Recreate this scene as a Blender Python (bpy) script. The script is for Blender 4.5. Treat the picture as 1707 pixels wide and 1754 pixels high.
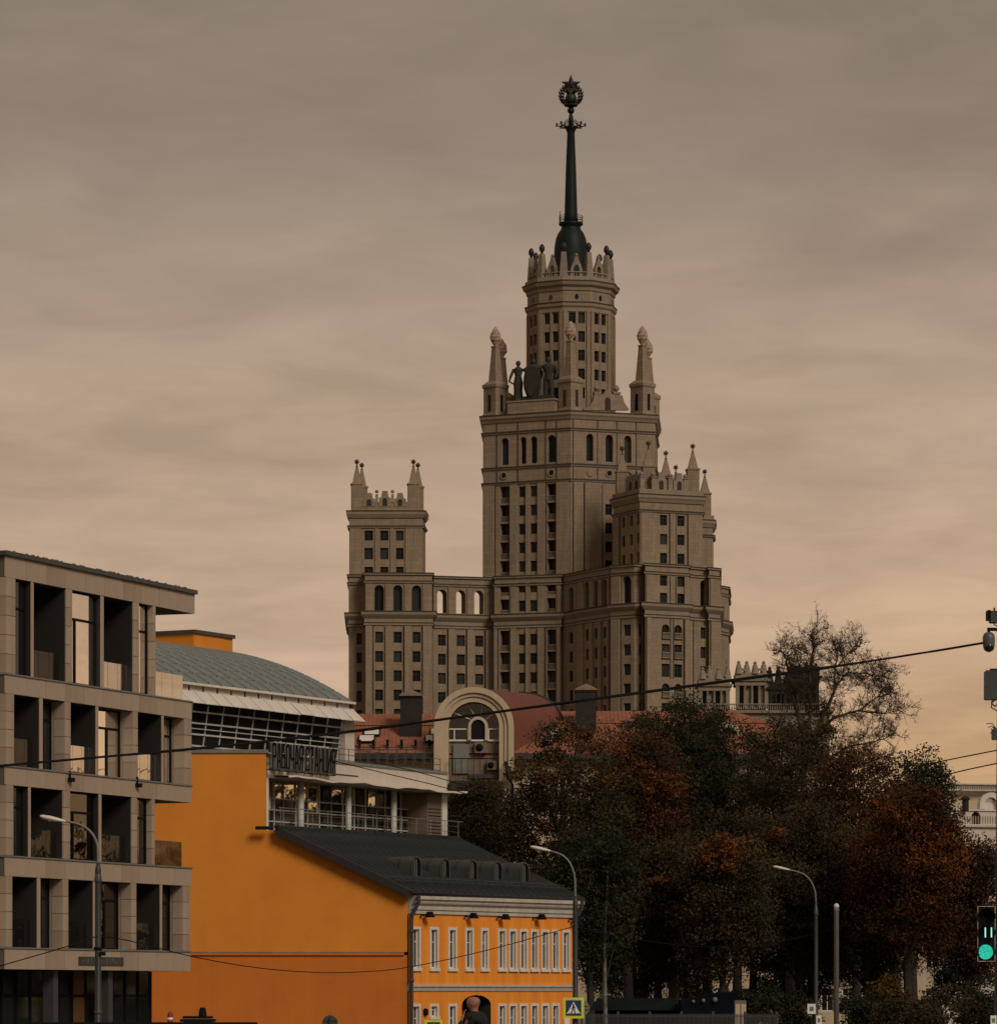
import bpy, bmesh, math, random
import numpy as np
from mathutils import Vector, Matrix

for o in list(bpy.data.objects):
    bpy.data.objects.remove(o)
SC = bpy.context.scene
COL = SC.collection
R = math.radians

# ------------------------------------------------------------------ camera
F, CX, HY, CZ = 7000.0, 853.5, 1700.0, 1.7     # focal length and principal point in photo pixels, eye height
cam_d = bpy.data.cameras.new('camera')
cam = bpy.data.objects.new('camera', cam_d)
COL.objects.link(cam)
cam.location = (0, 0, CZ)
cam.rotation_euler = (R(90), 0, 0)
cam_d.sensor_fit = 'HORIZONTAL'
cam_d.sensor_width = 36.0
cam_d.lens = F / 1707 * 36.0
cam_d.shift_x = 0.0
cam_d.shift_y = (HY - 877.0) / 1707.0
cam_d.clip_start = 0.5
cam_d.clip_end = 20000
SC.camera = cam

# ------------------------------------------------------------------ sky, sun, exposure
SUN_EL, SUN_AZ = 36.0, 146.0                    # azimuth clockwise from the viewing direction (+Y)
w = bpy.data.worlds.new('World')
SC.world = w
w.use_nodes = True
nt = w.node_tree
nt.nodes.clear()
def wn(t, **k):
    n = nt.nodes.new(t)
    for a, b in k.items(): setattr(n, a, b)
    return n
wout = wn('ShaderNodeOutputWorld')
sky = wn('ShaderNodeTexSky', sky_type='NISHITA', sun_disc=False)
sky.sun_elevation = R(SUN_EL); sky.sun_rotation = R(SUN_AZ)
bg1 = wn('ShaderNodeBackground'); bg1.inputs[1].default_value = 0.06
nt.links.new(sky.outputs[0], bg1.inputs[0])
tc = wn('ShaderNodeTexCoord')
sep = wn('ShaderNodeSeparateXYZ')
nt.links.new(tc.outputs['Generated'], sep.inputs[0])
def wmath(op, a, b=None):
    n = wn('ShaderNodeMath', operation=op)
    for i, v in enumerate((a, b)):
        if v is None: continue
        if isinstance(v, (int, float)): n.inputs[i].default_value = v
        else: nt.links.new(v, n.inputs[i])
    return n.outputs[0]
zz = wmath('MAXIMUM', sep.outputs[2], 0.0)
den = wmath('ADD', zz, 0.11)
u_ = wmath('DIVIDE', sep.outputs[0], den)
v_ = wmath('DIVIDE', sep.outputs[1], den)
comb = wn('ShaderNodeCombineXYZ')
nt.links.new(u_, comb.inputs[0]); nt.links.new(v_, comb.inputs[1])
mp = wn('ShaderNodeMapping')
mp.inputs['Rotation'].default_value = (0, 0, R(-24))
nt.links.new(comb.outputs[0], mp.inputs[0])
def noise(scale, det, rough, dist=0.0, stretch=None):
    src = mp.outputs[0]
    if stretch:
        m2 = wn('ShaderNodeMapping'); m2.inputs['Scale'].default_value = stretch
        nt.links.new(src, m2.inputs[0]); src = m2.outputs[0]
    n = wn('ShaderNodeTexNoise')
    n.inputs['Scale'].default_value = scale; n.inputs['Detail'].default_value = det
    n.inputs['Roughness'].default_value = rough; n.inputs['Distortion'].default_value = dist
    nt.links.new(src, n.inputs['Vector'])
    return n.outputs[0]
n1 = noise(1.0, 5, 0.50, 0.8, (1.5, .95, 1))
n2 = noise(3.6, 4, 0.55, 0.4, (1.2, 1.1, 1))
ramp = wn('ShaderNodeValToRGB')
els = ramp.color_ramp.elements
stops = [(0.0, (.50, .305, .155)), (0.040, (.520, .328, .190)), (0.085, (.50, .345, .236)), (0.130, (.47, .335, .236)),
         (0.170, (.350, .257, .188)), (0.215, (.245, .189, .142)), (0.30, (.215, .169, .131)), (1.0, (.24, .19, .15))]
els[0].position, els[0].color = stops[0][0], (*stops[0][1], 1)
els[1].position, els[1].color = stops[-1][0], (*stops[-1][1], 1)
for p, c in stops[1:-1]:
    e = els.new(p); e.color = (*c, 1)
# the cloud deck's layers wander up and down a little with the cloud pattern
zw = wmath('ADD', sep.outputs[2], wmath('MULTIPLY', wmath('SUBTRACT', n1, 0.5), 0.075))
nt.links.new(zw, ramp.inputs[0])
n3 = noise(7.5, 5, 0.58, 0.6, (1.0, 1.0, 1))
mod = wmath('ADD', wmath('MULTIPLY', wmath('SUBTRACT', n1, 0.5), 0.80), wmath('ADD', wmath('MULTIPLY', wmath('SUBTRACT', n2, 0.5), 0.42), wmath('MULTIPLY', wmath('SUBTRACT', n3, 0.5), 0.27)))
mod = wmath('ADD', mod, 1.0)
glow = wmath('MULTIPLY', wmath('MINIMUM', wmath('MAXIMUM', wmath('MULTIPLY', wmath('ADD', sep.outputs[0], 0.01), 7.0), 0.0), 0.8), wmath('MAXIMUM', wmath('SUBTRACT', 1.0, wmath('DIVIDE', zz, 0.12)), 0.0))
gm = wn('ShaderNodeMix', data_type='RGBA'); gm.inputs[7].default_value = (.52, .305, .125, 1)
nt.links.new(glow, gm.inputs[0]); nt.links.new(ramp.outputs[0], gm.inputs[6])
cm = wn('ShaderNodeMix', data_type='RGBA', blend_type='MULTIPLY')
cm.inputs[0].default_value = 1.0
nt.links.new(gm.outputs[2], cm.inputs[6])
cc = wn('ShaderNodeCombineColor')
for i in range(3): nt.links.new(mod, cc.inputs[i])
nt.links.new(cc.outputs[0], cm.inputs[7])
bg2 = wn('ShaderNodeBackground'); bg2.inputs[1].default_value = 0.90
nt.links.new(cm.outputs[2], bg2.inputs[0])
mixs = wn('ShaderNodeMixShader'); mixs.inputs[0].default_value = 0.97
nt.links.new(bg1.outputs[0], mixs.inputs[1]); nt.links.new(bg2.outputs[0], mixs.inputs[2])
nt.links.new(mixs.outputs[0], wout.inputs[0])

sun_d = bpy.data.lights.new('sun', 'SUN')
sun_d.energy = 1.5
sun_d.angle = R(22)
sun_d.color = (1.0, 0.90, 0.76)
sun = bpy.data.objects.new('sun', sun_d)
COL.objects.link(sun)
sd = Vector((math.sin(R(SUN_AZ)) * math.cos(R(SUN_EL)), math.cos(R(SUN_AZ)) * math.cos(R(SUN_EL)), math.sin(R(SUN_EL))))
sun.rotation_euler = (-sd).to_track_quat('-Z', 'Y').to_euler()
sun.location = sd * 300

SC.view_settings.view_transform = 'Standard'
SC.view_settings.look = 'None'
SC.view_settings.exposure = 0.28
SC.view_settings.gamma = 1.0
SC.view_settings.use_curve_mapping = False
SC.render.engine = 'CYCLES'
SC.cycles.use_denoising = True
SC.cycles.max_bounces = 6
SC.cycles.diffuse_bounces = 3
SC.cycles.glossy_bounces = 3
SC.cycles.transparent_max_bounces = 8

# ------------------------------------------------------------------ helpers
def X(x, d): return (x - CX) / F * d
def P(x, y, d): return Vector((X(x, d), d, CZ + (HY - y) / F * d))
def Zt(y, d): return CZ + (HY - y) / F * d
def xy(x, d): return (X(x, d), d)
def gz(d):
    t = min(max((d - 90) / 55.0, 0), 1)
    return -2.0 * (3 * t * t - 2 * t ** 3)

class MB:
    """collects shapes into one mesh"""
    def __init__(self): self.v, self.f, self.m, self.sm = [], [], [], []
    def add(self, vs, fs, mi=0, smooth=False):
        n = len(self.v)
        self.v += [tuple(p) for p in vs]
        for f in fs:
            self.f.append([i + n for i in f]); self.m.append(mi); self.sm.append(smooth)
        return self
    def poly(self, pts, mi=0): return self.add(pts, [list(range(len(pts)))], mi)
    def box(self, c, s, rz=0.0, mi=0):
        cs, sn = math.cos(rz), math.sin(rz)
        vs = []
        for k in range(8):
            x = (k & 1) * s[0] - s[0] / 2; y = (k >> 1 & 1) * s[1] - s[1] / 2; z = (k >> 2 & 1) * s[2] - s[2] / 2
            vs.append((c[0] + x * cs - y * sn, c[1] + x * sn + y * cs, c[2] + z))
        return self.add(vs, BOXF, mi)
    def obox(self, o, a, b, c, mi=0):
        o, a, b, c = Vector(o), Vector(a), Vector(b), Vector(c)
        vs = [o + a * (k & 1) + b * (k >> 1 & 1) + c * (k >> 2 & 1) for k in range(8)]
        return self.add(vs, BOXF, mi)
    def bar(self, a, b, wd, mi=0, hd=None):
        a, b = Vector(a), Vector(b); d = (b - a)
        if d.length < 1e-6: return self
        dn = d.normalized()
        up = Vector((0, 0, 1)) if abs(dn.z) < 0.95 else Vector((1, 0, 0))
        s = dn.cross(up).normalized(); t = s.cross(dn)
        hd = hd or wd
        return self.obox(a - s * wd / 2 - t * hd / 2, d, s * wd, t * hd, mi)
    def prism(self, pts, vec, mi=0):
        vec = Vector(vec); n = len(pts)
        vs = [Vector(p) for p in pts] + [Vector(p) + vec for p in pts]
        fs = [list(range(n)), list(range(2 * n - 1, n - 1, -1))] + [[i, (i + 1) % n, n + (i + 1) % n, n + i] for i in range(n)]
        return self.add(vs, fs, mi)
    def tube(self, path, rad, n=8, mi=0, caps=True):
        path = [Vector(p) for p in path]
        if isinstance(rad, (int, float)): rad = [rad] * len(path)
        vs, fs = [], []
        s = None
        for i, p in enumerate(path):
            d = (path[min(i + 1, len(path) - 1)] - path[max(i - 1, 0)])
            d = d.normalized() if d.length > 1e-9 else Vector((0, 0, 1))
            if s is None:
                up = Vector((0, 0, 1)) if abs(d.z) < 0.9 else Vector((1, 0, 0))
                s = d.cross(up).normalized()
            else:
                s = (s - d * s.dot(d))
                s = s.normalized() if s.length > 1e-6 else d.orthogonal().normalized()
            t = d.cross(s)
            for k in range(n):
                a = 2 * math.pi * k / n
                vs.append(p + (s * math.cos(a) + t * math.sin(a)) * rad[i])
        for i in range(len(path) - 1):
            for k in range(n):
                a, b = i * n + k, i * n + (k + 1) % n
                fs.append([a, b, b + n, a + n])
        self.add(vs, fs, mi, n > 4)
        if caps and n > 3:
            self.add(vs[:n], [list(range(n))[::-1]], mi); self.add(vs[-n:], [list(range(n))], mi)
        return self
    def lathe(self, c, prof, n=16, mi=0, ph=0.0, smooth=None):
        c = Vector(c); vs, fs = [], []
        for r, z in prof:
            for k in range(n):
                a = ph + 2 * math.pi * k / n
                vs.append((c.x + r * math.cos(a), c.y + r * math.sin(a), c.z + z))
        for i in range(len(prof) - 1):
            for k in range(n):
                a, b = i * n + k, i * n + (k + 1) % n
                fs.append([a, b, b + n, a + n])
        fs.append(list(range(n))[::-1]); fs.append([(len(prof) - 1) * n + k for k in range(n)])
        return self.add(vs, fs, mi, (n > 8) if smooth is None else smooth)
    def ball(self, c, r, n=12, mi=0, sz=1.0):
        m = max(n // 2, 4)
        return self.lathe(c, [(max(r * math.sin(math.pi * i / m), 1e-4), -r * sz * math.cos(math.pi * i / m)) for i in range(m + 1)], n, mi, smooth=True)
    def mesh(self, name, mats, origin=(0, 0, 0)):
        me = bpy.data.meshes.new(name)
        o = Vector(origin)
        me.from_pydata([Vector(p) - o for p in self.v], [], self.f)
        if not isinstance(mats, (list, tuple)): mats = [mats]
        for m in mats: me.materials.append(m)
        me.polygons.foreach_set('material_index', self.m)
        me.polygons.foreach_set('use_smooth', self.sm)
        me.update()
        return me
    def build(self, name, mats, parent=None, origin=None):
        if origin is None:
            a = np.array(self.v)
            mn, mx = a.min(0), a.max(0)
            origin = Vector(((mn[0] + mx[0]) / 2, (mn[1] + mx[1]) / 2, mn[2]))
        return link(name, self.mesh(name, mats, origin), origin, parent)
BOXF = [[0, 2, 3, 1], [4, 5, 7, 6], [0, 1, 5, 4], [2, 6, 7, 3], [0, 4, 6, 2], [1, 3, 7, 5]]

def wloc(o):
    p = Vector((0, 0, 0))
    while o is not None:
        p += o.location; o = o.parent
    return p
def link(name, me, loc, parent=None, rz=0.0):
    o = bpy.data.objects.new(name, me)
    COL.objects.link(o)
    if parent is not None:
        o.parent = parent
        o.location = Vector(loc) - wloc(parent)
    else:
        o.location = loc
    o.rotation_euler = (0, 0, rz)
    return o
def tag(o, label=None, cat=None, group=None, kind=None):
    if label: o['label'] = label
    if cat: o['category'] = cat
    if group: o['group'] = group
    if kind: o['kind'] = kind
    return o
def thing(name, label, cat, loc, group=None):
    o = bpy.data.objects.new(name, None)
    o.empty_display_size = 0.3
    COL.objects.link(o); o.location = loc
    return tag(o, label, cat, group)
def copy_tree(o, parent=None):
    c = o.copy(); COL.objects.link(c); c.parent = parent
    for ch in o.children: copy_tree(ch, c)
    return c

# ------------------------------------------------------------------ materials
def mat(name, col, rough=0.8, var=0.18, scale=0.6, metal=0.0, bump=0.0, bscale=20.0, spec=0.4, streak=0.0, col2=None):
    m = bpy.data.materials.new(name); m.use_nodes = True
    n = m.node_tree.nodes; l = m.node_tree.links
    b = n['Principled BSDF']
    b.inputs['Roughness'].default_value = rough; b.inputs['Metallic'].default_value = metal
    b.inputs['Specular IOR Level'].default_value = spec
    tcn = n.new('ShaderNodeTexCoord')
    nz = n.new('ShaderNodeTexNoise'); nz.inputs['Scale'].default_value = scale; nz.inputs['Detail'].default_value = 6
    nz.inputs['Roughness'].default_value = 0.62
    l.new(tcn.outputs['Object'], nz.inputs['Vector'])
    fac = nz.outputs[0]
    if streak:
        mpn = n.new('ShaderNodeMapping'); mpn.inputs['Scale'].default_value = (1.6, 1.6, 0.12)
        l.new(tcn.outputs['Object'], mpn.inputs[0])
        n3 = n.new('ShaderNodeTexNoise'); n3.inputs['Scale'].default_value = 1.3; n3.inputs['Detail'].default_value = 5
        l.new(mpn.outputs[0], n3.inputs['Vector'])
        mx = n.new('ShaderNodeMix'); mx.inputs[0].default_value = streak
        l.new(fac, mx.inputs[2]); l.new(n3.outputs[0], mx.inputs[3]); fac = mx.outputs[0]
    rp = n.new('ShaderNodeValToRGB')
    lo = tuple(max(c * (1 - var), 0) for c in (col2 or col)); hi = tuple(min(c * (1 + var), 1) for c in col)
    rp.color_ramp.elements[0].position = 0.3; rp.color_ramp.elements[0].color = (*lo, 1)
    rp.color_ramp.elements[1].position = 0.7; rp.color_ramp.elements[1].color = (*hi, 1)
    l.new(fac, rp.inputs[0]); l.new(rp.outputs[0], b.inputs['Base Color'])
    if bump:
        nb = n.new('ShaderNodeTexNoise'); nb.inputs['Scale'].default_value = bscale; nb.inputs['Detail'].default_value = 4
        l.new(tcn.outputs['Object'], nb.inputs['Vector'])
        bn = n.new('ShaderNodeBump'); bn.inputs['Strength'].default_value = bump; bn.inputs['Distance'].default_value = 0.03
        l.new(nb.outputs[0], bn.inputs['Height']); l.new(bn.outputs[0], b.inputs['Normal'])
    return m
def emit(name, col, s):
    m = bpy.data.materials.new(name); m.use_nodes = True
    b = m.node_tree.nodes['Principled BSDF']
    b.inputs['Base Color'].default_value = (*[c * .3 for c in col], 1)
    b.inputs['Emission Color'].default_value = (*col, 1); b.inputs['Emission Strength'].default_value = s
    return m
def mirror_glass(name, col, rough, clear=0.0):
    m = bpy.data.materials.new(name); m.use_nodes = True
    n = m.node_tree.nodes; l = m.node_tree.links
    b = n['Principled BSDF']
    b.inputs['Base Color'].default_value = (*col, 1); b.inputs['Metallic'].default_value = 1.0
    b.inputs['Roughness'].default_value = rough
    tcn = n.new('ShaderNodeTexCoord'); nz = n.new('ShaderNodeTexNoise'); nz.inputs['Scale'].default_value = 0.7
    l.new(tcn.outputs['Object'], nz.inputs['Vector'])
    bn = n.new('ShaderNodeBump'); bn.inputs['Strength'].default_value = 0.06; bn.inputs['Distance'].default_value = 0.1
    l.new(nz.outputs[0], bn.inputs['Height']); l.new(bn.outputs[0], b.inputs['Normal'])
    if clear:
        tr = n.new('ShaderNodeBsdfTransparent'); mx = n.new('ShaderNodeMixShader'); mx.inputs[0].default_value = clear
        l.new(b.outputs[0], mx.inputs[1]); l.new(tr.outputs[0], mx.inputs[2])
        l.new(mx.outputs[0], n['Material Output'].inputs[0])
    return m
M = dict(
    tower=mat('tower_stone', (.248, .184, .126), .9, .2, .12, bump=.2, bscale=2.0, streak=.6),
    trim=mat('tower_trim', (.225, .172, .122), .9, .15, .3, streak=.5),
    pale=mat('pale_stone', (.235, .192, .142), .9, .15, .5, streak=.4),
    dark_stone=mat('dark_and_shaded_stone', (.032, .027, .022), .9, .25, .6),  # near-black stone; also carries the shade put into passage and niches
    tglass=mat('tower_glass', (.010, .012, .013), .25, .3, .15, spec=.12),
    tframe=mat('dark_window_frame', (.022, .019, .016), .6, .15, 3),
    copper=mat('dark_copper', (.005, .011, .011), .55, .3, .3, spec=.2),
    bronze=mat('dark_bronze', (.012, .010, .008), .55, .3, .8),
    redball=mat('rusty_ball', (.055, .026, .018), .6, .3, 1.5),
    clad=mat('stone_cladding', (.345, .262, .195), .75, .10, .8, bump=.12, bscale=9, streak=.35),
    clad2=mat('stone_cladding_darker', (.30, .222, .163), .75, .12, .8, bump=.12, bscale=9, streak=.5),
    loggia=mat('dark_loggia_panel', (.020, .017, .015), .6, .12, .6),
    joint=mat('dark_joint', (.10, .078, .06), .9, .1, 2),
    black=mat('black_metal', (.006, .006, .006), .75, .2, 2, spec=.12),
    dgrey=mat('dark_grey_metal', (.045, .046, .045), .45, .2, 1.2),
    grey=mat('grey_metal', (.16, .155, .145), .5, .15, 1.5),
    pole=mat('grey_painted_pole', (.03, .03, .029), .5, .2, 1.5),
    lamp=mat('pale_lamp_housing', (.62, .57, .50), .4, .08, 4),
    mirror=mirror_glass('mirror_glass', (.93, .90, .86), .015),
    railglass=mirror_glass('rail_glass', (.86, .83, .79), .02, .28),
    railclear=mirror_glass('clear_rail_glass', (.30, .28, .26), .02, .86), dark_reflect=mirror_glass('dark_reflection_glass', (.15, .135, .12), .02), smoked=mirror_glass('smoked_rail_glass', (.24, .205, .175), .05, .30),  # the lower-row mirror has dark tree reflections put into its colour
    inset=mat('balcony_infill', (.105, .083, .06), .9, .2, .5),  # darker than the wall stone: recess shade put into its tone
    dglass=mat('dark_glass', (.012, .013, .013), .06, .3, .3, spec=.6),
    orange=mat('orange_render', (.60, .208, .021), .9, .10, .45, bump=.35, bscale=16, streak=.2),
    orange_lo=mat('deep_orange_render', (.50, .142, .015), .9, .13, .4, bump=.25, bscale=14, streak=.4),
    orange_f=mat('bright_orange_render', (.76, .268, .026), .88, .10, 1.1, bump=.2, bscale=16, streak=.75, col2=(.70, .215, .019)),
    white=mat('white_trim', (.62, .56, .49), .8, .12, 1.2, streak=.6),
    cornice=mat('weathered_cornice', (.43, .385, .33), .85, .2, 1.2, streak=.7),
    dormer=mat('dormer_metal', (.048, .052, .047), .65, .25, .9), roof=mat('dark_roof_metal', (.026, .028, .025), .7, .55, .7, spec=.2, bump=.1, bscale=5, streak=.4),
    roofedge=mat('roof_edge', (.010, .010, .010), .5, .2, 1),
    zinc=mat('zinc_roof_panel', (.20, .235, .225), .38, .16, .5, metal=.35),
    zincrib=mat('zinc_rib', (.05, .055, .05), .5, .12, 1),
    wpanel=mat('white_panel', (.60, .55, .49), .55, .10, .6, streak=.3),
    wwall=mat('white_wall', (.52, .45, .38), .85, .10, .5, streak=.4),
    rail=mat('pale_rail', (.42, .41, .38), .5, .1, 2),
    tile=None, cream=mat('cream_render', (.46, .36, .25), .9, .15, .5, streak=.5),
    brownwall=mat('brown_render', (.17, .12, .085), .9, .3, .8, streak=.5),
    chim=mat('chimney_brick', (.022, .016, .014), .9, .3, 1.5),
    bark=mat('tree_bark', (.028, .022, .017), .95, .35, 3),
    birch=mat('birch_bark', (.17, .155, .13), .9, .5, 2.2, col2=(.02, .018, .015)),
    asphalt=mat('asphalt', (.05, .05, .05), .9, .2, 1.5),
    ground=mat('park_soil', (.035, .032, .02), .95, .4, .5),
    paving=mat('pavement', (.2, .19, .175), .9, .15, 1.0),
    kerb=mat('kerb_stone', (.3, .29, .27), .9, .15, 2),
    paint=mat('road_paint', (.7, .7, .68), .8, .1, 2),
    skin=mat('skin', (.30, .135, .09), .55, .15, 9),
    coat=mat('dark_coat', (.006, .007, .008), .9, .3, 6),
    trouser=mat('dark_trousers', (.02, .02, .024), .9, .3, 6),
    signY=mat('sign_yellow_green', (.62, .62, .035), .5, .08, 3),
    signB=mat('sign_blue', (.006, .035, .135), .45, .1, 3),
    signW=mat('sign_white', (.72, .70, .66), .5, .08, 4),
    teal=mat('teal_awning', (.008, .012, .012), .95, .25, 1, spec=.05),
    navy=mat('navy_kiosk', (.005, .007, .010), .95, .25, 1, spec=.05),
    paleglobe=mat('pale_globe', (.13, .12, .095), .5, .1, 3),
    red=mat('red_paint', (.22, .02, .015), .6, .15, 4),
    archcream=mat('arch_cream', (.44, .345, .235), .9, .12, .5, streak=.5), netted=mat('dark_netting', (.018, .016, .014), .95, .3, .8),
    lit=emit('signal_green', (.035, .58, .38), 1.0),
    litw=emit('signal_digits', (.30, .80, .64), .95),
)
# window glass differs a little from window to window (blinds, curtains, dirt)
def glass_vary(m, hi):
    n = m.node_tree.nodes; l = m.node_tree.links; b = n['Principled BSDF']
    oi = n.new('ShaderNodeObjectInfo'); rp = n.new('ShaderNodeValToRGB'); e = rp.color_ramp.elements
    e[0].position, e[0].color = .55, (.008, .009, .010, 1); e[1].position, e[1].color = 1.0, (*hi, 1)
    l.new(oi.outputs['Random'], rp.inputs[0]); l.new(rp.outputs[0], b.inputs['Base Color'])
glass_vary(M['tglass'], (.040, .040, .037))
M['hglass'] = mat('house_glass', (.014, .016, .016), .2, .3, .4, spec=.15)
M['twig'] = mat('twig_bark', (.052, .036, .025), .95, .3, 2)
for q_ in (M['lit'],):
    n = q_.node_tree.nodes; b = n['Principled BSDF']; b.inputs['Base Color'].default_value = (.004, .01, .008, 1); b.inputs['Specular IOR Level'].default_value = .05
    vt = n.new('ShaderNodeTexVoronoi'); vt.inputs['Scale'].default_value = 62; t_c = n.new('ShaderNodeTexCoord'); q_.node_tree.links.new(t_c.outputs['Object'], vt.inputs['Vector'])
    vr_ = n.new('ShaderNodeMapRange'); vr_.inputs[1].default_value = .15; vr_.inputs[2].default_value = .75; vr_.inputs[3].default_value = 1.12; vr_.inputs[4].default_value = .45
    q_.node_tree.links.new(vt.outputs['Distance'], vr_.inputs[0]); q_.node_tree.links.new(vr_.outputs[0], b.inputs['Emission Strength'])
def stone_blocks(m, sx=1.0, sz=.5, amt=.16):
    n = m.node_tree.nodes; l = m.node_tree.links; b = n['Principled BSDF']
    src = b.inputs['Base Color'].links[0].from_socket
    t = n.new('ShaderNodeTexCoord'); sp_ = n.new('ShaderNodeSeparateXYZ'); l.new(t.outputs['Object'], sp_.inputs[0])
    ad = n.new('ShaderNodeMath'); ad.operation = 'MULTIPLY_ADD'; ad.inputs[1].default_value = .7; l.new(sp_.outputs[1], ad.inputs[0]); l.new(sp_.outputs[0], ad.inputs[2])
    cb = n.new('ShaderNodeCombineXYZ'); l.new(ad.outputs[0], cb.inputs[0]); l.new(sp_.outputs[2], cb.inputs[1])
    br = n.new('ShaderNodeTexBrick'); br.inputs['Scale'].default_value = 1.0; br.inputs['Brick Width'].default_value = sx * 1.4; br.inputs['Row Height'].default_value = sz * 1.4
    br.inputs['Color1'].default_value = (1, 1, 1, 1); br.inputs['Color2'].default_value = (1 - amt,) * 3 + (1,); br.inputs['Mortar'].default_value = (.72,) * 3 + (1,); br.inputs['Mortar Size'].default_value = .03
    l.new(cb.outputs[0], br.inputs['Vector'])
    mx = n.new('ShaderNodeMix'); mx.data_type = 'RGBA'; mx.blend_type = 'MULTIPLY'; mx.inputs[0].default_value = 1
    l.new(src, mx.inputs[6]); l.new(br.outputs[0], mx.inputs[7]); l.new(mx.outputs[2], b.inputs['Base Color'])
stone_blocks(M['tower']); stone_blocks(M['pale'], .8, .45, .12)
# terracotta tile: rows of rounded tiles as fine relief
def tile_mat():
    m = mat('terracotta_tiles', (.24, .086, .046), .85, .35, 1.2, streak=.4)
    n = m.node_tree.nodes; l = m.node_tree.links
    tcn = n.new('ShaderNodeTexCoord')
    hs = []
    for ax, sc in (('X', 3.0), ('Z', 5.2)):
        wv = n.new('ShaderNodeTexWave'); wv.bands_direction = ax; wv.inputs['Scale'].default_value = sc / 6.28 * 2
        wv.wave_profile = 'SIN' if ax == 'X' else 'SAW'
        l.new(tcn.outputs['Object'], wv.inputs['Vector']); hs.append(wv.outputs[1])
    ad = n.new('ShaderNodeMath'); ad.operation = 'ADD'; hm = n.new('ShaderNodeMath'); hm.operation = 'MULTIPLY'; hm.inputs[1].default_value = .35; l.new(hs[0], hm.inputs[0]); l.new(hm.outputs[0], ad.inputs[0]); l.new(hs[1], ad.inputs[1])
    bn = n.new('ShaderNodeBump'); bn.inputs['Strength'].default_value = .9; bn.inputs['Distance'].default_value = .10
    l.new(ad.outputs[0], bn.inputs['Height']); l.new(bn.outputs[0], n['Principled BSDF'].inputs['Normal'])
    return m
M['tile'] = tile_mat()
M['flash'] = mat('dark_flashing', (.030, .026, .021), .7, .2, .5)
M['redmetal'] = mat('red_metal_roof', (.135, .044, .028), .8, .18, .8, streak=.3)

# ------------------------------------------------------------------ walls with real openings
class Face:
    """a vertical plane from A to B (seen from outside, left to right)"""
    def __init__(s, A, B):
        s.A, s.B = Vector((A[0], A[1], 0)), Vector((B[0], B[1], 0))
        s.L = (s.B - s.A).length; s.d = (s.B - s.A) / s.L; s.n = Vector((s.d.y, -s.d.x, 0))
        s.rz = math.atan2(s.d.y, s.d.x)
    def u(s, x, out=0.0):
        t = (x - CX) / F; a = s.A + s.n * out
        return (t * a.y - a.x) / (s.d.x - t * s.d.y)
    def dep(s, x): return s.A.y + s.u(x) * s.d.y
    def z(s, y, x): return Zt(y, s.dep(x))
    def pt(s, u, z, out=0.0):
        p = s.A + s.d * u + s.n * out
        return Vector((p.x, p.y, z))
    def box(s, mb, u0, u1, z0, z1, o0, o1, mi=0):
        mb.obox(s.pt(u0, z0, o0), s.d * (u1 - u0), s.n * (o1 - o0), Vector((0, 0, z1 - z0)), mi)
def PF(xa, da, xb, db): return Face(xy(xa, da), xy(xb, db))
NA = 10
def arc(ua, ub, zb, rr=None):
    r = (ub - ua) / 2; c = (ua + ub) / 2; h = rr or r
    return [(c - r * math.cos(math.pi * i / NA), zb - h + h * math.sin(math.pi * i / NA)) for i in range(NA + 1)]
def wall(mb, f, u0, u1, z0, z1, ops=(), dep=.45, out=0.0, mi=0, mir=None):
    mir = mi if mir is None else mir
    us = sorted({round(v, 4) for o in ops for v in o[:2] if u0 < v < u1} | {u0, u1})
    zs = sorted({round(v, 4) for o in ops for v in o[2:4] if z0 < v < z1} | {z0, z1})
    for i in range(len(us) - 1):
        for j in range(len(zs) - 1):
            uc, zc = (us[i] + us[i + 1]) / 2, (zs[j] + zs[j + 1]) / 2
            if any(o[0] < uc < o[1] and o[2] < zc < o[3] for o in ops): continue
            mb.poly([f.pt(us[i], zs[j], out), f.pt(us[i + 1], zs[j], out), f.pt(us[i + 1], zs[j + 1], out), f.pt(us[i], zs[j + 1], out)], mi)
    for o in ops:
        ua, ub, za, zb = o[:4]; dp = o[5] if len(o) > 5 else dep
        if len(o) > 4 and o[4]:
            ar = arc(ua, ub, zb, None if o[4] is True else o[4]); h = NA // 2
            for i in range(h): mb.poly([f.pt(ua, zb, out), f.pt(*ar[i], out), f.pt(*ar[i + 1], out)], mi)
            for i in range(h, NA): mb.poly([f.pt(ub, zb, out), f.pt(*ar[i], out), f.pt(*ar[i + 1], out)], mi)
            loop = [(ub, za), (ua, za)] + ar
        else:
            loop = [(ub, za), (ua, za), (ua, zb), (ub, zb)]
        for i in range(len(loop)):
            a, b = loop[i], loop[(i + 1) % len(loop)]
            mb.poly([f.pt(*a, out), f.pt(*b, out), f.pt(*b, out - dp), f.pt(*a, out - dp)], mir)
WIN = {}
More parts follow.
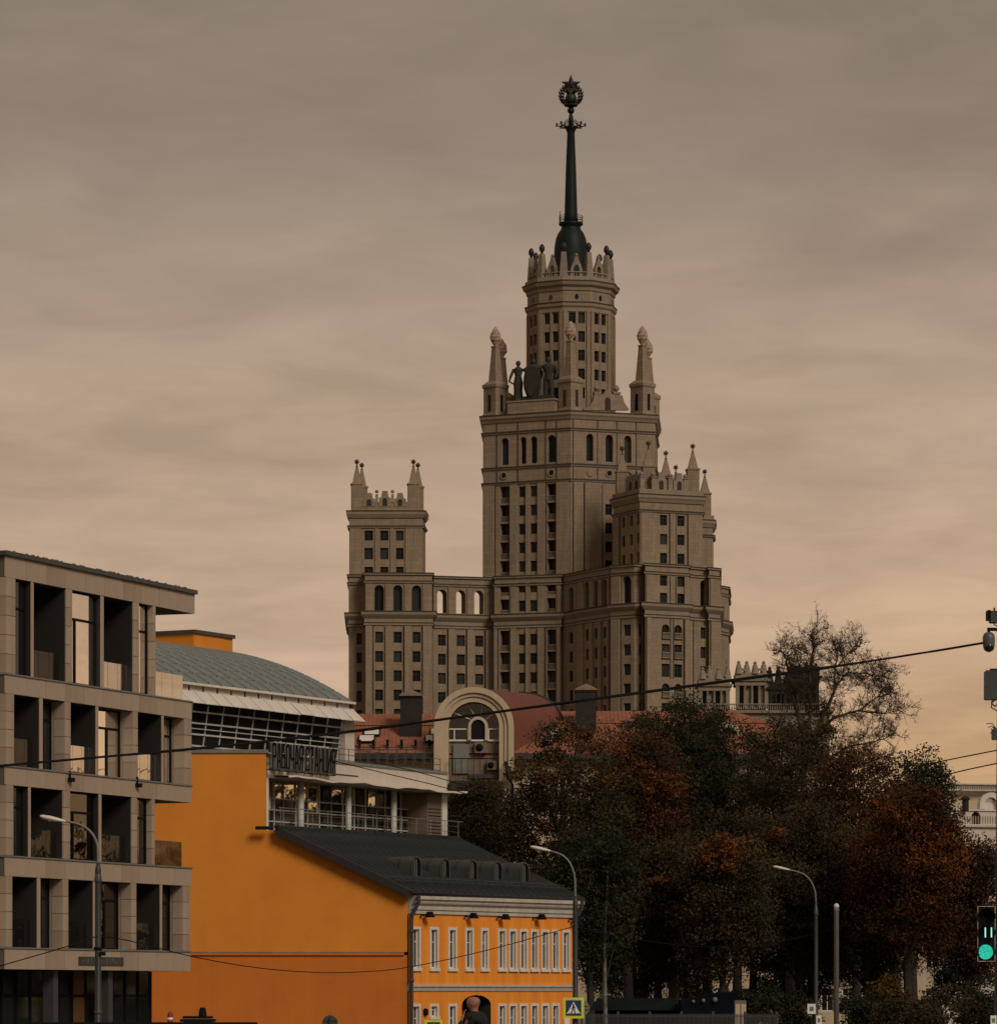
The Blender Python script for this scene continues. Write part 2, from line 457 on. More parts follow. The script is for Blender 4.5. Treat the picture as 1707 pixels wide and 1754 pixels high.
def win_mesh(wd, h, arch, fw, bars, mats, name):
    key = (round(wd, 1), round(h, 1), arch, fw, bars, name)
    if key in WIN: return WIN[key]
    mb = MB(); hw = wd / 2
    if arch:
        ar = arc(-hw, hw, h)
        mb.add([(hw, 0, 0), (-hw, 0, 0)] + [(a, 0, b) for a, b in ar], [list(range(len(ar) + 2))], 1)
        ar2 = arc(-hw + fw, hw - fw, h - fw)
        for i in range(len(ar) - 1):
            mb.add([(ar[i][0], -.06, ar[i][1]), (ar[i + 1][0], -.06, ar[i + 1][1]), (ar2[i + 1][0], -.06, ar2[i + 1][1]), (ar2[i][0], -.06, ar2[i][1])], [[0, 1, 2, 3]], 0)
        top = h - hw
    else:
        mb.add([(-hw, 0, 0), (hw, 0, 0), (hw, 0, h), (-hw, 0, h)], [[0, 1, 2, 3]], 1)
        mb.box((0, -.03, h - fw / 2), (wd, .07, fw)); top = h - fw
    mb.box((-hw + fw / 2, -.03, top / 2), (fw, .07, top)); mb.box((hw - fw / 2, -.03, top / 2), (fw, .07, top))
    mb.box((0, -.03, fw / 2), (wd - 2 * fw, .07, fw))
    if bars >= 1: mb.box((0, -.025, h / 2), (fw * .7, .05, h - 2.2 * fw))
    if bars >= 2: mb.box((0, -.027, h * .68), (wd - 2 * fw, .05, fw * .7))
    me = mb.mesh(name, mats)
    WIN[key] = me
    return me
def put_win(f, o, parent, dep=.45, fw=.09, bars=2, mats=None, name='window', out=0.0):
    ua, ub, za, zb = o[:4]; dp = o[5] if len(o) > 5 else dep
    me = win_mesh(ub - ua, zb - za, bool(len(o) > 4 and o[4]), fw, bars, mats or [M['tframe'], M['tglass']], name)
    ob = link(name, me, f.pt((ua + ub) / 2, za, out - dp + .02), parent, f.rz)
    k = me.vertices
    return ob
def offset(pts, o, closed=True):
    n = len(pts); res = []
    for i in range(n):
        p = Vector(pts[i])
        ns = []
        for a, b in ((i - 1, i), (i, i + 1)):
            if not closed and (a < 0 or b >= n): continue
            e = Vector(pts[b % n]) - Vector(pts[a % n]); e.normalize(); ns.append(Vector((e.y, -e.x)))
        if len(ns) == 1: q = p + ns[0] * o
        else:
            den = max(1 + ns[0].dot(ns[1]), .35); q = p + (ns[0] + ns[1]) / den * o
        res.append((q.x, q.y))
    return res
def sweep(mb, pts, prof, closed=True, mi=0):
    rings = [[(x, y, z) for x, y in offset(pts, o, closed)] for o, z in prof]
    n = len(pts)
    for a in range(len(rings) - 1):
        for i in range(n if closed else n - 1):
            j = (i + 1) % n
            mb.poly([rings[a][i], rings[a][j], rings[a + 1][j], rings[a + 1][i]], mi)
    if not closed:
        for i in (0, n - 1): mb.poly([r[i] for r in rings], mi)
def mass(parent, name, pts, z0, z1, m, ops=None, dep=.45, cap=True):
    ops = ops or {}; mb = MB(); n = len(pts)
    for i in range(n):
        a, b = pts[i], pts[(i + 1) % n]
        if (Vector(a) - Vector(b)).length < 1e-4: continue
        f = Face(a, b); wall(mb, f, 0, f.L, z0, z1, ops.get(i, ()), dep)
    if cap: mb.poly([(x, y, z1) for x, y in pts])
    return mb.build(name, m, parent)

# ------------------------------------------------------------------ ground, road, pavements
def strip(name, x0, x1, d0, d1, lift, m, nx=2, step=8.0, kind='structure'):
    mb = MB(); ds = [d0]
    while ds[-1] < d1: ds.append(min(ds[-1] + (step if ds[-1] < 220 else step * 12), d1))
    for a, b in zip(ds, ds[1:]):
        mb.poly([(x0, a, gz(a) + lift), (x1, a, gz(a) + lift), (x1, b, gz(b) + lift), (x0, b, gz(b) + lift)])
    o = mb.build(name, m, origin=(0, 0, 0)); o['kind'] = kind
    return o
strip('ground', -3000, 3000, -200, 9000, -.12, M['ground'])
strip('road', -9.0, 9.0, -120, 196, .0, M['asphalt'])
for (a, b, c, e) in ((-26, -9.3, 10, 199), (9.3, 20, -100, 230)): strip('pavement', a, b, c, e, .13, M['paving'])
for xk in (-9.15, 9.15): strip('kerb', xk - .15, xk + .15, -100, 196, .13, M['kerb'])
mbp = MB()
for k in range(24):
    a = 5 + k * 7.5; mbp.poly([(-.08, a, gz(a) + .006), (.08, a, gz(a) + .006), (.08, a + 3, gz(a + 3) + .006), (-.08, a + 3, gz(a + 3) + .006)])
o = mbp.build('road_marking', M['paint']); o['kind'] = 'structure'

# ------------------------------------------------------------------ the high-rise with its wings
TW = thing('skyscraper', 'tall stepped tan stone high-rise tower with a star-tipped spire rising behind everything', 'skyscraper', (*xy(977, 790), -2))
ZC_, ZP_ = 73.9, 81.1
plan = [xy(*p) for p in [(597, 778), (624, 778), (625, 774.2), (740, 775), (742, 780.5), (846.6, 784), (847, 781.5), (960, 777.5), (962, 778.5),
        (988, 774), (990, 772.5), (1045, 763), (1047, 761.5), (1086, 758.5), (1104, 760.5), (1105, 757), (1179, 761.5), (1180, 763.5),
        (1213, 766.2), (1214, 764.8), (1232, 766.8), (1231.5, 793), (1247, 797), (1249, 815), (600, 815)]]
fe = [Face(plan[i], plan[(i + 1) % len(plan)]) for i in range(len(plan))]
def cols(f, cs): return [(f.u(a), f.u(b)) for a, b in cs]
ROWS = [(70.05 - 3.65 * k - 2.1, 70.05 - 3.65 * k) for k in range(6)]
def gridops(f, cs, rows, arch=False): return [(a, b, z0, z1, arch) for a, b in cols(f, cs) for z0, z1 in rows]
LC = {0: [(610.5, 619.4)], 2: [(642.3, 656), (674, 688), (706.4, 720)], 4: [(749.9, 763.2), (782, 796), (813.7, 827.5)],
      6: [(888, 899.5), (907.5, 919.5)], 8: [(974.5, 981)], 10: [(1003, 1009), (1018, 1024), (1033, 1039)],
      12: [(1067.6, 1080)], 13: [(1094.2, 1099.2)], 17: [(1199.5, 1208.5)]}
WIDE = [(856, 872), (936.5, 951.6)]
B8 = [(1133, 1146.5), (1154.3, 1167.8)]
lower, plainw, wide_l = {}, [], []
for i, cs in LC.items():
    lower[i] = gridops(fe[i], cs, ROWS); plainw += [(fe[i], o) for o in lower[i]]
for a, b in cols(fe[6], WIDE):
    for k, (z0, z1) in enumerate(ROWS):
        o = (a, b, z0 - 1.05, z1 + (.75 if k == 0 else .22), False, 1.3)
        lower[6].append(o); wide_l.append((fe[6], o))
lower[15] = []
for a, b in cols(fe[15], B8):
    for k, (z0, z1) in enumerate(ROWS[:5]): lower[15].append((a, b, z0 - .35, z1, k in (0, 3)))
plainw += [(fe[15], o) for o in lower[15]]
lower[21] = [(fe[21].L * .72, fe[21].L * .8, z0, z1) for z0, z1 in ROWS[1:4]]
plainw += [(fe[21], o) for o in lower[21]]
mass(TW, 'wing_wall', plan, -2, ZC_, M['tower'], lower)
# attic storey
def sub(idx, extra): return [plan[i] for i in idx] + [xy(*p) for p in extra]
AROW = [(78.0, 79.9), (74.4, 76.5)]
pl = sub(range(0, 4), [(740.5, 792), (600, 792)])
fa = [Face(pl[i], pl[(i + 1) % len(pl)]) for i in range(len(pl))]
oA = gridops(fa[2], [(641, 657.5), (673.5, 689), (705, 721.5)], [(74.05, 78.9)], True)
mass(TW, 'attic_wall', pl, ZC_, ZP_, M['tower'], {2: oA}, .9)
arched = [(fa[2], o, .9) for o in oA]
gal = Face(plan[4], plan[5]); TH = 2.8
gops = gridops(gal, [(748.5, 764.8), (781, 797), (812, 827.8)], [(74.2, 78.7)], True)
g = MB()
wall(g, gal, 0, gal.L, ZC_, ZP_, gops, TH)
wall(g, gal, 0, gal.L, ZC_, ZP_, gops, 0.001, out=-TH)
g.poly([gal.pt(0, ZP_), gal.pt(gal.L, ZP_), gal.pt(gal.L, ZP_, -TH), gal.pt(0, ZP_, -TH)])
g.build('arcade_wall', M['tower'], TW)
pm = sub(range(6, 21), [(1231, 800), (848, 800)])
fm = [Face(pm[i], pm[(i + 1) % len(pm)]) for i in range(len(pm))]
opsM = {0: gridops(fm[0], [(888, 899.5), (907.5, 919.5)], AROW), 2: gridops(fm[2], [(974, 981.5)], [(74.1, 78.6)], True),
        4: gridops(fm[4], [(1001, 1008), (1017, 1023.5), (1031.5, 1038.5)], [(74.1, 79.0)], True),
        6: gridops(fm[6], [(1065.7, 1080.7)], [(74.1, 79.1)], True),
        9: gridops(fm[9], [(1130, 1142.3), (1159.5, 1172)], [(77.2, 79.1), (74.1, 75.9)]),
        11: gridops(fm[11], [(1199, 1209.5)], [(74.1, 78.9)], True)}
plainw += [(fm[0], o) for o in opsM[0]] + [(fm[9], o) for o in opsM[9]]
for a, b in cols(fm[0], WIDE):
    for z0, z1 in ((77.5, 79.7), (74.2, 76.8)):
        o = (a, b, z0, z1, False, 1.3); opsM[0].append(o); wide_l.append((fm[0], o))
for i in (2, 4, 6, 11): arched += [(fm[i], o, .9) for o in opsM[i]]
mass(TW, 'attic_wall', pm, ZC_, ZP_, M['tower'], opsM, .9)
pb = [xy(*p) for p in [(1231.5, 793.5), (1247, 797), (1249, 815), (1231, 815)]]
mass(TW, 'attic_wall', pb, ZC_, 80.6, M['tower'])
mb = MB(); sweep(mb, plan, [(-.3, 71.2), (.25, 71.3), (.25, 71.7), (.12, 71.8), (.12, 72.5), (.45, 72.9), (.75, 73.3), (.8, 73.75), (-.3, 74.02)])
mb.build('cornice', M['trim'], TW)
for pp in (pl, pm, pb):
    top = ZP_ if pp is not pb else 80.6
    mb = MB(); sweep(mb, pp, [(-.2, top - 1.9), (.22, top - 1.8), (.3, top - 1.45), (-.2, top - 1.35)])
    sweep(mb, pp, [(-.2, top - .35), (.32, top - .25), (.32, top + .02), (-.4, top + .1)])
    mb.build('string_course', M['trim'], TW)
q_gal = [tuple(gal.pt(0, 0)[:2]), tuple(gal.pt(gal.L, 0)[:2])]
mb = MB(); q = [tuple(gal.pt(0, 0)[:2]), tuple(gal.pt(gal.L, 0)[:2])]
sweep(mb, q, [(-.2, ZP_ - 1.9), (.22, ZP_ - 1.8), (.3, ZP_ - 1.45), (-.2, ZP_ - 1.35)], False)
sweep(mb, q, [(-.2, ZP_ - .35), (.32, ZP_ - .25), (.32, ZP_ + .02), (-.4, ZP_ + .1)], False)
mb.build('string_course', M['trim'], TW)
# pilaster strips
def pilaster(f, xa, xb, z0, z1, out=.45):
    mb = MB(); f.box(mb, f.u(xa), f.u(xb), z0, z1, -.1, out); mb.build('pilaster', M['tower'], TW)
for f, ps in ((fe[2], [(626, 637), (660, 671), (692.5, 703.5), (724, 739)]), (fe[4], [(767, 778), (799, 810), (831, 844.5)]),
              (fe[6], [(847, 852), (875, 884), (901, 906), (921.5, 932), (954.5, 959.5)]), (fe[10], [(991, 999), (1011, 1016), (1026, 1031), (1041, 1044.5)]),
              (fe[12], [(1048, 1062)]), (fe[15], [(1106, 1113), (1171, 1178.5)]), (fe[19], [(1215, 1231.5)])):
    for a, b in ps:
        pilaster(f, a, b, 30, 71.15)
        pilaster(f, a, b, 74.0, 79.1, .26)

# main shaft
ZM = 112.65
mp_ = [xy(*p) for p in [(827, 786.8), (977, 779), (1122, 785), (1126, 805), (977, 818), (832, 806)]]
fl, fr = Face(mp_[0], mp_[1]), Face(mp_[1], mp_[2])
MR = [(98.68 - 3.58 * k - 2.05, 98.68 - 3.58 * k) for k in range(5)]
oL = gridops(fl, [(888.4, 899.6), (907.9, 919.6)], MR)
oR = gridops(fr, [(1036.5, 1048.4)], MR[1:])
plainw += [(fl, o) for o in oL] + [(fr, o) for o in oR]
for a, b in cols(fl, WIDE):
    for z0, z1 in MR:
        o = (a, b, z0 - 1.0, z1 + .2, False, 1.3); oL.append(o); wide_l.append((fl, o))
aL = gridops(fl, [(858, 871), (890.7, 901), (908, 919.5), (937, 952)], [(103.0, 108.2)], True)
aR = gridops(fr, [(1004, 1016), (1037, 1049.5), (1069, 1081)], [(103.2, 108.4)], True)
arched += [(fl, o, .9) for o in aL] + [(fr, o, .9) for o in aR]
mass(TW, 'tower_wall', mp_, ZP_, ZM, M['tower'], {0: oL + [tuple(list(o[:5]) + [.9]) for o in aL], 1: oR + [tuple(list(o[:5]) + [.9]) for o in aR]})
mb = MB(); sweep(mb, mp_, [(-.3, 110.9), (.2, 111.1), (.4, 111.6), (.62, 111.9), (.66, 112.4), (-.3, 112.7)]); mb.build('cornice', M['trim'], TW)
mb = MB()
for zb in (109.2, 102.4, 99.5): sweep(mb, mp_, [(-.2, zb - .4), (.2, zb - .3), (.32, zb), (-.2, zb + .15)])
mb.build('string_course', M['trim'], TW)
def pil2(f, a, b, z0, z1, out=.42):
    mb = MB(); f.box(mb, f.u(a), f.u(b), z0, z1, -.1, out); mb.build('pilaster', M['tower'], TW)
for a, b in ((828, 847), (874.5, 886), (901.5, 906.5), (921.5, 934), (954, 974)): pil2(fl, a, b, ZP_, 99.1)
for a, b in ((982, 998), (1001, 1030), (1055, 1084), (1090, 1121)): pil2(fr, a, b, ZP_, 99.1, .22)
for f, xs in ((fl, (863, 944.5)), (fr, (1011, 1043, 1075))):
    for xr in xs:
        u = f.u(xr); c = f.pt(u, 101.0); mb = MB()
        pts = [(c + f.d * (math.cos(a) * .78) + Vector((0, 0, math.sin(a) * .78))) for a in [2 * math.pi * k / 16 for k in range(16)]]
        mb.prism([p - f.n * .1 for p in pts], f.n * .28, 0)
        pts = [(c + f.d * (math.cos(a) * .5) + Vector((0, 0, math.sin(a) * .5))) for a in [2 * math.pi * k / 16 for k in range(16)]]
        mb.prism([p + f.n * .1 for p in pts], f.n * .1, 1 if xr != 1011 else 0)
        mb.build('roundel', [M['trim'], M['tglass']], TW)
# drum
DC = Vector((*xy(977.5, 797), 0)); RD = 8.55
def ring10(r, k0=0): return [(DC.x + r * math.sin(R(7 - 18 + 36 * k)), DC.y - r * math.cos(R(7 - 18 + 36 * k))) for k in range(10)]
dp = ring10(RD); fd = [Face(dp[k], dp[(k + 1) % 10]) for k in range(10)]
DR = [(133.05 - 3.62 * k - 2.1, 133.05 - 3.62 * k) for k in range(5)]
dops = {}
for k in (8, 9, 0, 1, 2):
    L = fd[k].L; dops[k] = [(L / 2 + s - .64, L / 2 + s + .64, z0, z1, False) for s in (-.92, .92) for z0, z1 in DR]
    plainw += [(fd[k], o) for o in dops[k]]
mass(TW, 'drum_wall', dp, ZM, 139.3, M['tower'], dops)
for k in (8, 9, 0, 1, 2):
    mb = MB(); fd[k].box(mb, 0.02, .72, ZM, 133.3, -.1, .25); fd[k].box(mb, fd[k].L - .72, fd[k].L - .02, ZM, 133.3, -.1, .25)
    fd[k].box(mb, fd[k].L / 2 - .2, fd[k].L / 2 + .2, ZM, 133.2, -.1, .12); mb.build('pilaster', M['tower'], TW)
    u = fd[k].L / 2; c = fd[k].pt(u, 136.1); mb = MB()
    for r_, a_, b_, mi in ((.62, -.1, .12, 0), (.42, .05, .1, 1)):
        mb.prism([c + fd[k].n * a_ + fd[k].d * (math.cos(t) * r_ * .8) + Vector((0, 0, math.sin(t) * r_ * 1.2)) for t in [2 * math.pi * j / 16 for j in range(16)]], fd[k].n * b_, mi)
    mb.build('oval_window', [M['trim'], M['tglass']], TW)
mb = MB(); sweep(mb, dp, [(-.3, 132.9), (.15, 133.2), (.15, 133.9), (.45, 134.3), (.5, 134.8), (.1, 135.2), (-.2, 135.25)]); mb.build('string_course', M['trim'], TW)
mb = MB(); sweep(mb, dp, [(-.3, 137.1), (.2, 137.3), (.3, 137.9), (.8, 138.3), (1.0, 138.9), (.5, 139.25), (.4, 140.0), (-1.2, 140.05)]); mb.build('cornice', M['trim'], TW)
# crown of obelisks and gables
ob10 = ring10(RD - .75)
for k in range(10):
    x, y = ob10[k]; ph = R(7 - 18 + 36 * k) - R(45)
    mb = MB(); mb.lathe((x, y, 140.0), [(1.0, 0), (.95, 1.0), (.62, 4.6), (.62, 4.75)], 4, 0, ph)
    o = mb.build('pinnacle', M['pale'], TW)
    mb = MB(); mb.lathe((x, y, 144.7), [(.25, 0), (.25, .4), (.5, .8), (.55, 1.3), (.35, 1.8), (.05, 2.05)], 10); mb.build('ball', M['bronze'], o)
    f = Face(ring10(RD - .55)[k], ring10(RD - .55)[(k + 1) % 10]); u = f.L / 2
    prof = [(-1.15, 0), (-1.15, 1.5), (-.7, 2.6), (-.35, 3.4), (-.3, 3.9), (.3, 3.9), (.35, 3.4), (.7, 2.6), (1.15, 1.5), (1.15, 0), (.55, 0), (.55, 1.7), (.3, 2.2), (0, 2.35), (-.3, 2.2), (-.55, 1.7), (-.55, 0)]
    h = len(prof)
    mb = MB()
    L_ = [f.pt(u + a, 140.0 + b, .25) for a, b in prof]; B_ = [f.pt(u + a, 140.0 + b, -.35) for a, b in prof]
    n_ = len(L_)
    for i in range(n_): mb.poly([L_[i], L_[(i + 1) % n_], B_[(i + 1) % n_], B_[i]])
    quads = [(0, 1, 15, 16), (1, 2, 14, 15), (2, 3, 13, 14), (3, 4, 5, 13), (5, 6, 13), (6, 7, 12, 13), (7, 8, 11, 12), (8, 9, 10, 11)]
    for qd in quads: mb.poly([L_[i] for i in qd]); mb.poly([B_[i] for i in qd])
    mb.ball(f.pt(u, 144.2, -.05), .34, 8); mb.build('crown_gable', M['pale'], TW)
mb = MB()
for k in range(10):
    f = fd[k]
    for j in range(9): mb.lathe(f.pt(f.L * (j + .5) / 9, 140.0, -.3), [(.1, 0), (.16, .35), (.08, .7), (.12, .8)], 6)
sweep(mb, ring10(RD - .2), [(-.12, 140.8), (.12, 140.8), (.12, 141.0), (-.12, 141.0), (-.12, 140.8)])
mb.build('balustrade', M['pale'], TW)
# dome and spire
mb = MB(); mb.lathe((DC.x, DC.y, 0), [(3.9, 139), (3.9, 141.5), (3.4, 142), (3.3, 145.5), (3.22, 147.2), (2.95, 148.7), (2.5, 149.8), (1.95, 150.5), (1.85, 151.1), (2.35, 151.4), (2.35, 151.8), (1.4, 151.85)], 28)
dome = mb.build('dome', M['copper'], TW)
mb = MB()
for k in range(20):
    a = 2 * math.pi * k / 20; p = Vector((DC.x + 2.28 * math.cos(a), DC.y + 2.28 * math.sin(a), 151.8)); mb.bar(p, p + Vector((0, 0, 1.3)), .07)
    b = a + 2 * math.pi / 20; q = Vector((DC.x + 2.28 * math.cos(b), DC.y + 2.28 * math.sin(b), 151.8))
    for hh in (.45, .9, 1.3): mb.bar(p + Vector((0, 0, hh)), q + Vector((0, 0, hh)), .06)
mb.bar((DC.x - 2.1, DC.y - .6, 151.8), (DC.x - 2.1, DC.y - .6, 154.0), .14)
mb.build('railing', M['black'], dome)
sp = MB(); sp.lathe((DC.x, DC.y, 0), [(1.34, 151.6), (1.28, 153), (1.02, 162), (.73, 169.3), (.95, 170.0), (1.15, 170.3), (1.15, 170.6), (.6, 170.7), (.5, 171.9), (.45, 172.3), (.33, 172.9), (.3, 173.0)], 16)
spire = sp.build('spire', M['copper'], TW)
mb = MB()
for k in range(8):
    a = 2 * math.pi * k / 8; c, s = math.cos(a), math.sin(a)
    mb.bar((DC.x + c * .9, DC.y + s * .9, 170.4), (DC.x + c * 3.0, DC.y + s * 3.0, 170.75), .16)
    mb.bar((DC.x + c * .7, DC.y + s * .7, 171.8), (DC.x + c * 2.6, DC.y + s * 2.6, 170.9), .07)
    mb.box((DC.x + c * 2.75, DC.y + s * 2.75, 171.05), (.34, .34, .4)); mb.box((DC.x + c * 1.7, DC.y + s * 1.7, 170.9), (.3, .3, .4))
    mb.bar((DC.x + c * 1.05, DC.y + s * 1.05, 170.5), (DC.x + c * 1.05, DC.y + s * 1.05, 172.0), .08)
mb.build('floodlight_arm', M['black'], spire)
mb = MB(); mb.ball((DC.x, DC.y, 173.75), .7, 16); mb.lathe((DC.x, DC.y, 174.3), [(.4, 0), (.9, .25), (1.3, .3), (1.3, .6), (.5, .75)], 12); mb.build('spire_ball', M['copper'], TW)
mb = MB()
for s in (-1, 1):
    for t in range(9):
        a = R(-80 + t * 17.5); c = Vector((DC.x + s * (.12 + 1.75 * math.cos(a) * (1 - .012 * t)), DC.y, 176.75 + 2.0 * math.sin(a)))
        dirv = Vector((-s * math.sin(a) + s * .9 * math.cos(a), 0, math.cos(a) + .35 * math.sin(a))).normalized()
        sd_ = Vector((dirv.z, 0, -dirv.x)); yy = Vector((0, 1, 0))
        for w_, off in ((.50, .32 * s), (.46, -.22 * s)):
            o = c + sd_ * 0 + Vector((off * abs(math.cos(a)) * 1.0, 0, 0))
            vs = [o - dirv * .45, o + sd_ * w_ * .6, o + dirv * .65, o - sd_ * w_ * .6, o - yy * .28, o + yy * .28]
            mb.add(vs, [[0, 1, 4], [1, 2, 4], [2, 3, 4], [3, 0, 4], [1, 0, 5], [2, 1, 5], [3, 2, 5], [0, 3, 5]])
mb.ball((DC.x, DC.y, 176.0), 1.15, 14); mb.box((DC.x, DC.y, 177.3), (1.7, .5, 1.5)); mb.bar((DC.x - 1.2, DC.y, 175.4), (DC.x + 1.2, DC.y, 177.8), .5); mb.bar((DC.x + 1.2, DC.y, 175.4), (DC.x - 1.2, DC.y, 177.8), .5); mb.box((DC.x, DC.y, 174.95), (2.6, .5, .55))
mb.build('wreath', M['bronze'], TW)
mb = MB(); c = Vector((DC.x, DC.y, 178.75)); pts = []
for k in range(10):
    rr = 2.05 if k % 2 == 0 else .85; a = math.pi / 2 + k * math.pi / 5; pts.append(c + Vector((rr * math.cos(a), 0, rr * math.sin(a))))
mb.add(pts + [c - Vector((0, .45, 0)), c + Vector((0, .45, 0))], [[k, (k + 1) % 10, 10] for k in range(10)] + [[(k + 1) % 10, k, 11] for k in range(10)])
mb.build('star', M['bronze'], TW)
# corner obelisks of the shaft
for x, d in ((848.5, 788.6), (977, 781.8), (1100, 787.2), (859, 803), (1109, 803)):
    px, py = xy(x, d); mb = MB()
    mb.lathe((px, py, ZM), [(2.5, 0), (2.5, .5), (2.32, .7), (2.32, 5.4), (2.6, 5.7), (2.6, 6.2), (2.3, 6.4), (1.6, 6.9)], 4, 0, R(-90))
    mb.lathe((px, py, ZM + 6.85), [(1.38, 0), (.78, 6.5), (.9, 6.7), (.9, 6.9)], 4, 0, R(-90))
    o = mb.build('obelisk', M['tower'], TW)
    mb = MB(); vs, n_ = [], 14
    prof = [(.45, 0), (.42, .35), (.55, .6), (.95, 1.3), (1.0, 2.0), (.82, 2.7), (.5, 3.3), (.12, 3.9)]
    for i, (r_, z_) in enumerate(prof):
        for k in range(n_):
            a = 2 * math.pi * k / n_ + i * .45; rr = r_ * (1 + (.13 if k % 2 else -.06)); vs.append((px + rr * math.cos(a), py + rr * math.sin(a), ZM + 13.6 + z_))
    mb.add(vs, [[i * n_ + k, i * n_ + (k + 1) % n_, (i + 1) * n_ + (k + 1) % n_, (i + 1) * n_ + k] for i in range(len(prof) - 1) for k in range(n_)])
    mb.build('flame', mat('flame_stone', (.33, .235, .17), .9, .2, 1) if 'flame_stone' not in bpy.data.materials else bpy.data.materials['flame_stone'], o)
    mb = MB()
    for s in (-1, 1):
        q = Vector((px + s * 1.18, py - 1.18, ZM + 1.2)); fa_ = Face((px - 2.32, py), (px, py - 2.32)) if s < 0 else Face((px, py - 2.32), (px + 2.32, py))
        fa_.box(mb, fa_.L / 2 - .38, fa_.L / 2 + .38, ZM + 1.0, ZM + 4.2, -.05, .03)
    mb.build('slit_window', M['tglass'], o)
# left parapet with the statue group, right scroll gable
mb = MB(); fl.box(mb, fl.u(868), fl.u(948), ZM, 114.95, -1.9, -.2); fl.box(mb, fl.u(866), fl.u(950), 114.95, 115.25, -2.0, -.05)
mb.build('parapet', M['tower'], TW)
def statue(c, h, kind):
    c = Vector(c); mb = MB(); k = h / 8.0
    if kind == 'woman':
        mb.lathe(c, [(1.05 * k, 0), (.95 * k, .3 * k), (.85 * k, 2.2 * k), (.95 * k, 3.6 * k), (.7 * k, 4.7 * k), (.62 * k, 5.0 * k), (.85 * k, 5.9 * k), (.95 * k, 6.35 * k), (.5 * k, 6.7 * k), (.26 * k, 6.85 * k), (.28 * k, 7.1 * k)], 14)
        mb.tube([c + Vector((-.85, 0, 6.3)) * k, c + Vector((-1.45, -.2, 4.9)) * k, c + Vector((-1.75, -.3, 3.9)) * k, c + Vector((-1.0, -.5, 3.4)) * k], [.3 * k, .25 * k, .2 * k, .16 * k], 8)
        mb.tube([c + Vector((.85, 0, 6.3)) * k, c + Vector((1.5, -.1, 5.9)) * k, c + Vector((2.1, -.1, 5.7)) * k], [.3 * k, .25 * k, .2 * k], 8)
    else:
        mb.tube([c + Vector((-.45, 0, 0)) * k, c + Vector((-.5, 0, 2)) * k, c + Vector((-.35, 0, 4)) * k], [.42 * k, .45 * k, .6 * k], 10)
        mb.tube([c + Vector((.55, -.3, 0)) * k, c + Vector((.6, -.3, 2)) * k, c + Vector((.35, 0, 4)) * k], [.42 * k, .45 * k, .6 * k], 10)
        mb.lathe(c + Vector((0, 0, 3.4 * k)), [(.7 * k, 0), (.8 * k, .6 * k), (.75 * k, 1.4 * k), (1.1 * k, 2.5 * k), (1.15 * k, 3.0 * k), (.5 * k, 3.4 * k), (.27 * k, 3.5 * k), (.28 * k, 3.7 * k)], 14)
        mb.tube([c + Vector((1.1, 0, 6.3)) * k, c + Vector((1.6, -.2, 5.2)) * k, c + Vector((1.3, -.5, 4.0)) * k], [.34 * k, .28 * k, .2 * k], 8)
        mb.tube([c + Vector((-1.1, 0, 6.3)) * k, c + Vector((-1.7, -.1, 5.9)) * k], [.34 * k, .26 * k], 8)
    mb.ball(c + Vector((0, 0, 7.45 * k)), .48 * k, 12, 0, 1.2)
    return mb.build('statue', M['dark_stone'], TW)
for x, kind, h in ((882, 'woman', 7.9), (934, 'man', 8.2), (906.5, 'man', 8.1)):
    u = fl.u(x); statue(fl.pt(u, 115.2, -1.4 if x != 906.5 else -1.8), h, kind)
mb = MB(); c = fl.pt(fl.u(909.5), 118.6, -.7); pr = []
for k in range(20):
    a = 2 * math.pi * k / 20; pr.append(c + fl.d * (1.75 * math.cos(a)) + Vector((0, 0, 3.4 * math.sin(a) * (1 + .1 * math.sin(3 * a)))))
mb.prism(pr, fl.n * .5); c2 = c + fl.n * .5
mb.prism([c2 + (p - c) * .75 for p in pr], fl.n * .25); fl.box(mb, fl.u(893), fl.u(944), 115.2, 116.0, -1.6, -.4)
mb.build('heraldic_shield', M['dark_stone'], TW)
sc = [(1000, 702), (1001.4, 699), (1011, 695), (1016, 686.6), (1019, 675), (1034, 675), (1038, 669.5), (1041.5, 667.6), (1045, 669.5), (1049, 675), (1066.8, 677), (1070, 689), (1077, 699), (1078, 702)]
pts = [fr.pt(fr.u(x), fr.z(y, x), -.3) for x, y in sc]
mb = MB(); mb.prism(pts, -fr.n * .9)
for x in (1024.6, 1057.7):
    p = fr.pt(fr.u(x), fr.z(675, x), -.75); mb.box(p + Vector((0, 0, .25)), (1.5, 1.0, .5), fr.rz); mb.lathe(p, [(.3, .5), (.25, .7), (.55, .9), (.6, 1.3), (.3, 1.7), (.05, 1.85)], 10)
u = fr.u(1041.5); ar = arc(u - .55, u + .55, fr.z(680, 1041.5))
mb.prism([fr.pt(u + .55, ZM + .4, -.32), fr.pt(u - .55, ZM + .4, -.32)] + [fr.pt(a, b, -.32) for a, b in ar], fr.n * .1, 1)
mb.build('scroll_gable', [M['tower'], M['dark_stone']], TW)
